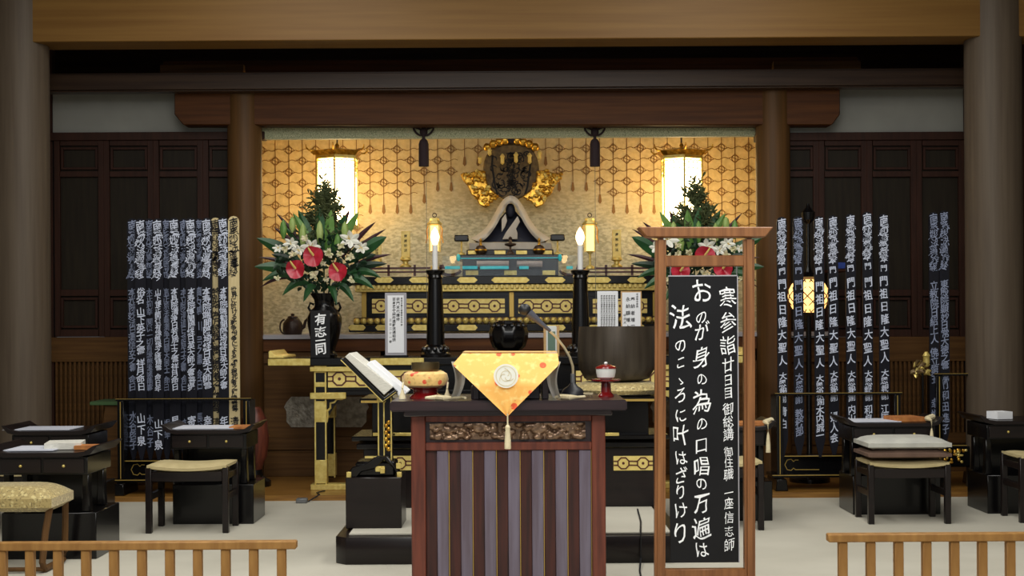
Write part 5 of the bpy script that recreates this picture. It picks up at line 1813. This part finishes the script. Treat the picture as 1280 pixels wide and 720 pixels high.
# right inner pair
side_desk(2.56, 9.11, .68, .44, .62, 'dark reading desk behind the cushioned stool on the right')
stool(2.545, 8.72, .53, .36, .395, 'dark wooden stool stacked with three cushions on the right', 'beigecushion', extra=(
    (.06, 'browncushion', 'brown flat cushion in the middle of the stack on the right stool', 'brown_cushion'),
    (.075, 'greycushion', 'grey flat cushion on top of the stack on the right stool', 'grey_cushion')))
# right outer pair
side_desk(3.46, 9.12, .66, .46, .63, 'dark reading desk at the right edge before the thick pillar')
stool(3.52, 8.74, .52, .36, .43, 'beige seated stool at the right edge of the picture')
# pair behind the sign
side_desk(1.40, 8.86, .64, .46, .62, 'dark reading desk half hidden behind the wooden sign')
stool(1.31, 8.5, .52, .34, .43, 'beige seated stool half hidden behind the wooden sign')

# papers and cloths on the desks
def flat(name, x, y, z, w, dep, h, m, label, cat, rot=0, curl=0.0):
    def fn(a, b_):
        X_, Y_ = (a - .5) * w, (b_ - .5) * dep
        return (X_, Y_, h + curl * max(0, -(a - .35)) * 1.2)
    mb = MB().grid(fn, 8, 4)
    n = len(mb.v)
    mb.grid(lambda a, b_: (fn(a, b_)[0], fn(a, b_)[1], fn(a, b_)[2] - h), 8, 4)
    per = list(range(9)) + [9 * (j + 1) - 1 for j in range(1, 5)] + [36 + i for i in range(7, -1, -1)] + [9 * j for j in range(3, 0, -1)]
    for i in range(len(per)):
        p, q = per[i], per[(i + 1) % len(per)]
        mb.f.append((p, q, q + n, p + n))
    mb.xform(Matrix.Translation((x, y, z)) @ Matrix.Rotation(rot, 4, 'Z'))
    return single(name, mb, M[m], label, cat, (x, y, z))


flat('paper_sheet', -2.03, 9.06, .623, .40, .30, .006, 'bluebook', 'pale blue white sheet on the desk before the left rack', 'paper')
flat('folded_cloth', -1.80, 9.02, .623, .12, .2, .014, 'orangebook', 'brown folded cloth on the desk before the left rack', 'cloth')
flat('paper_sheet', -2.72, 7.78, .603, .28, .30, .006, 'bluebook', 'pale open sheet on the desk behind the brocade stool', 'paper')
flat('white_book', -2.58, 7.84, .603, .20, .24, .035, 'bookwhite', 'white book on the desk behind the brocade stool', 'book', .2)
flat('folded_cloth', -2.42, 7.76, .603, .13, .12, .022, 'orangebook', 'brown folded cloth beside the white book at the left edge', 'cloth')
flat('paper_sheet', -3.12, 9.05, .623, .44, .30, .006, 'bluebook', 'pale sheet on the farther desk at the left edge', 'paper')
flat('paper_sheet', 2.44, 9.31, .623, .36, .30, .006, 'bluebook', 'pale sheet on the desk behind the cushioned stool', 'paper')
flat('folded_cloth', 2.68, 9.30, .623, .20, .22, .03, 'orangebook', 'orange brown folded cloth on the desk behind the cushioned stool', 'cloth', .2)
flat('white_book', 3.33, 9.3, .633, .12, .12, .05, 'paper', 'small white book stack on the desk at the right edge', 'book', .3)
flat('folded_cloth', 1.57, 9.02, .623, .22, .2, .02, 'orangebook', 'orange brown folded cloth on the desk half hidden by the sign', 'cloth')
for x, y, z, lab in ((2.80, 9.10, .625, 'cream tassel hanging from the desk behind the cushioned stool'), (1.66, 8.85, .625, 'cream tassel hanging from the desk half hidden by the sign')):
    T = thing('cream_tassel', lab, 'tassel', (x, y - .012, z - .17), 'cream tassels on the side desks')
    part(T, 'fringe', MB().lathe((x, y - .012, z - .17), [(.016, 0), (.014, .06), (.009, .11), (.004, .13)], 10), M['cream'])
    part(T, 'cord', MB().tube([(x, y - .012, z - .06), (x, y - .012, z + .012), (x, y + .08, z + .02), (x + .05, y + .12, z + .03)], [.005, .006, .02, .02], 8), M['cream'])

# green topped box behind the left rack, and dark red drum
dd = 10.75
T = thing('green_topped_box', 'low wooden box with green felt top left of the left rack', 'box', tuple(P(134, 560, dd)))
T.location.z = ZW
zz = P(134, 502, dd).z
part(T, 'felt_top', MB().box(P(112, 500, dd).x, P(190, 500, dd).x, dd, dd + .4, zz - .03, zz), M['greenfelt'], bevel=0.004)
x0, x1 = P(122, 530, dd).x, P(182, 530, dd).x
part(T, 'box_body', MB().prism([(x0 - .03, ZW), (x1 + .03, ZW), (x1, zz - .03), (x0 + .05, zz - .03)], dd + .03, dd + .37), M['sidewood'], bevel=0.004)
dd = 10.68
c = P(318, 560, dd)
T = thing('temple_drum', 'dark red round drum at the right end of the left rack', 'drum', (c.x, dd, ZW))
part(T, 'drum_body', MB().lathe((c.x, dd, ZW + .12), [(.05, 0), (.10, .12), (.115, .25), (.10, .40), (.05, .5)], 20), M['rosewood'])
part(T, 'drum_foot', MB().lathe((c.x, dd, ZW), [(.13, 0), (.13, .04), (.07, .08), (.06, .13)], 16), M['black'])

# cables
pts = [P(404, 598, 10.4), P(393, 612, 10.25), P(398, 620, 10.12)]
pp = [Vector((P(406, 605, 10.3).x, 10.30, ZW + .006)), Vector((P(396, 612, 10.2).x, 10.2, ZW + .006)), Vector((P(400, 618, 10.1).x, 10.08, ZW + .006)), Vector((P(386, 626, 10.0).x, 10.0, .006)), Vector((P(379, 629, 9.95).x, 9.95, .01))]
T = thing('power_plug', 'grey power tap with thin black cord on the carpet left of the platform', 'power tap', tuple(pp[-1]))
part(T, 'cord', MB().tube(pp, .005, 6), M['plastic'])
part(T, 'plug', MB().box(pp[-1].x - .05, pp[-1].x + .03, pp[-1].y - .03, pp[-1].y + .04, 0, .035), M['steel'], bevel=0.006)
pp = [Vector((P(797, 640, 8.3).x, 8.3, ZP + .006)), Vector((P(801, 655, 7.8).x, 7.8, ZP + .006)), Vector((P(801, 672, 7.37).x, 7.38, ZP + .006)), Vector((P(801, 680, 7.36).x, 7.355, ZP - .02)), Vector((P(801, 704, 7.36).x, 7.355, .03)), Vector((P(802, 720, 7.0).x, 7.1, .006)), Vector((P(806, 740, 6.5).x, 6.5, .006))]
single('extension_cable', MB().tube(pp, .005, 6), M['plastic'], 'thin black cord running down the platform left of the wooden sign', 'cord', tuple(pp[-1]))
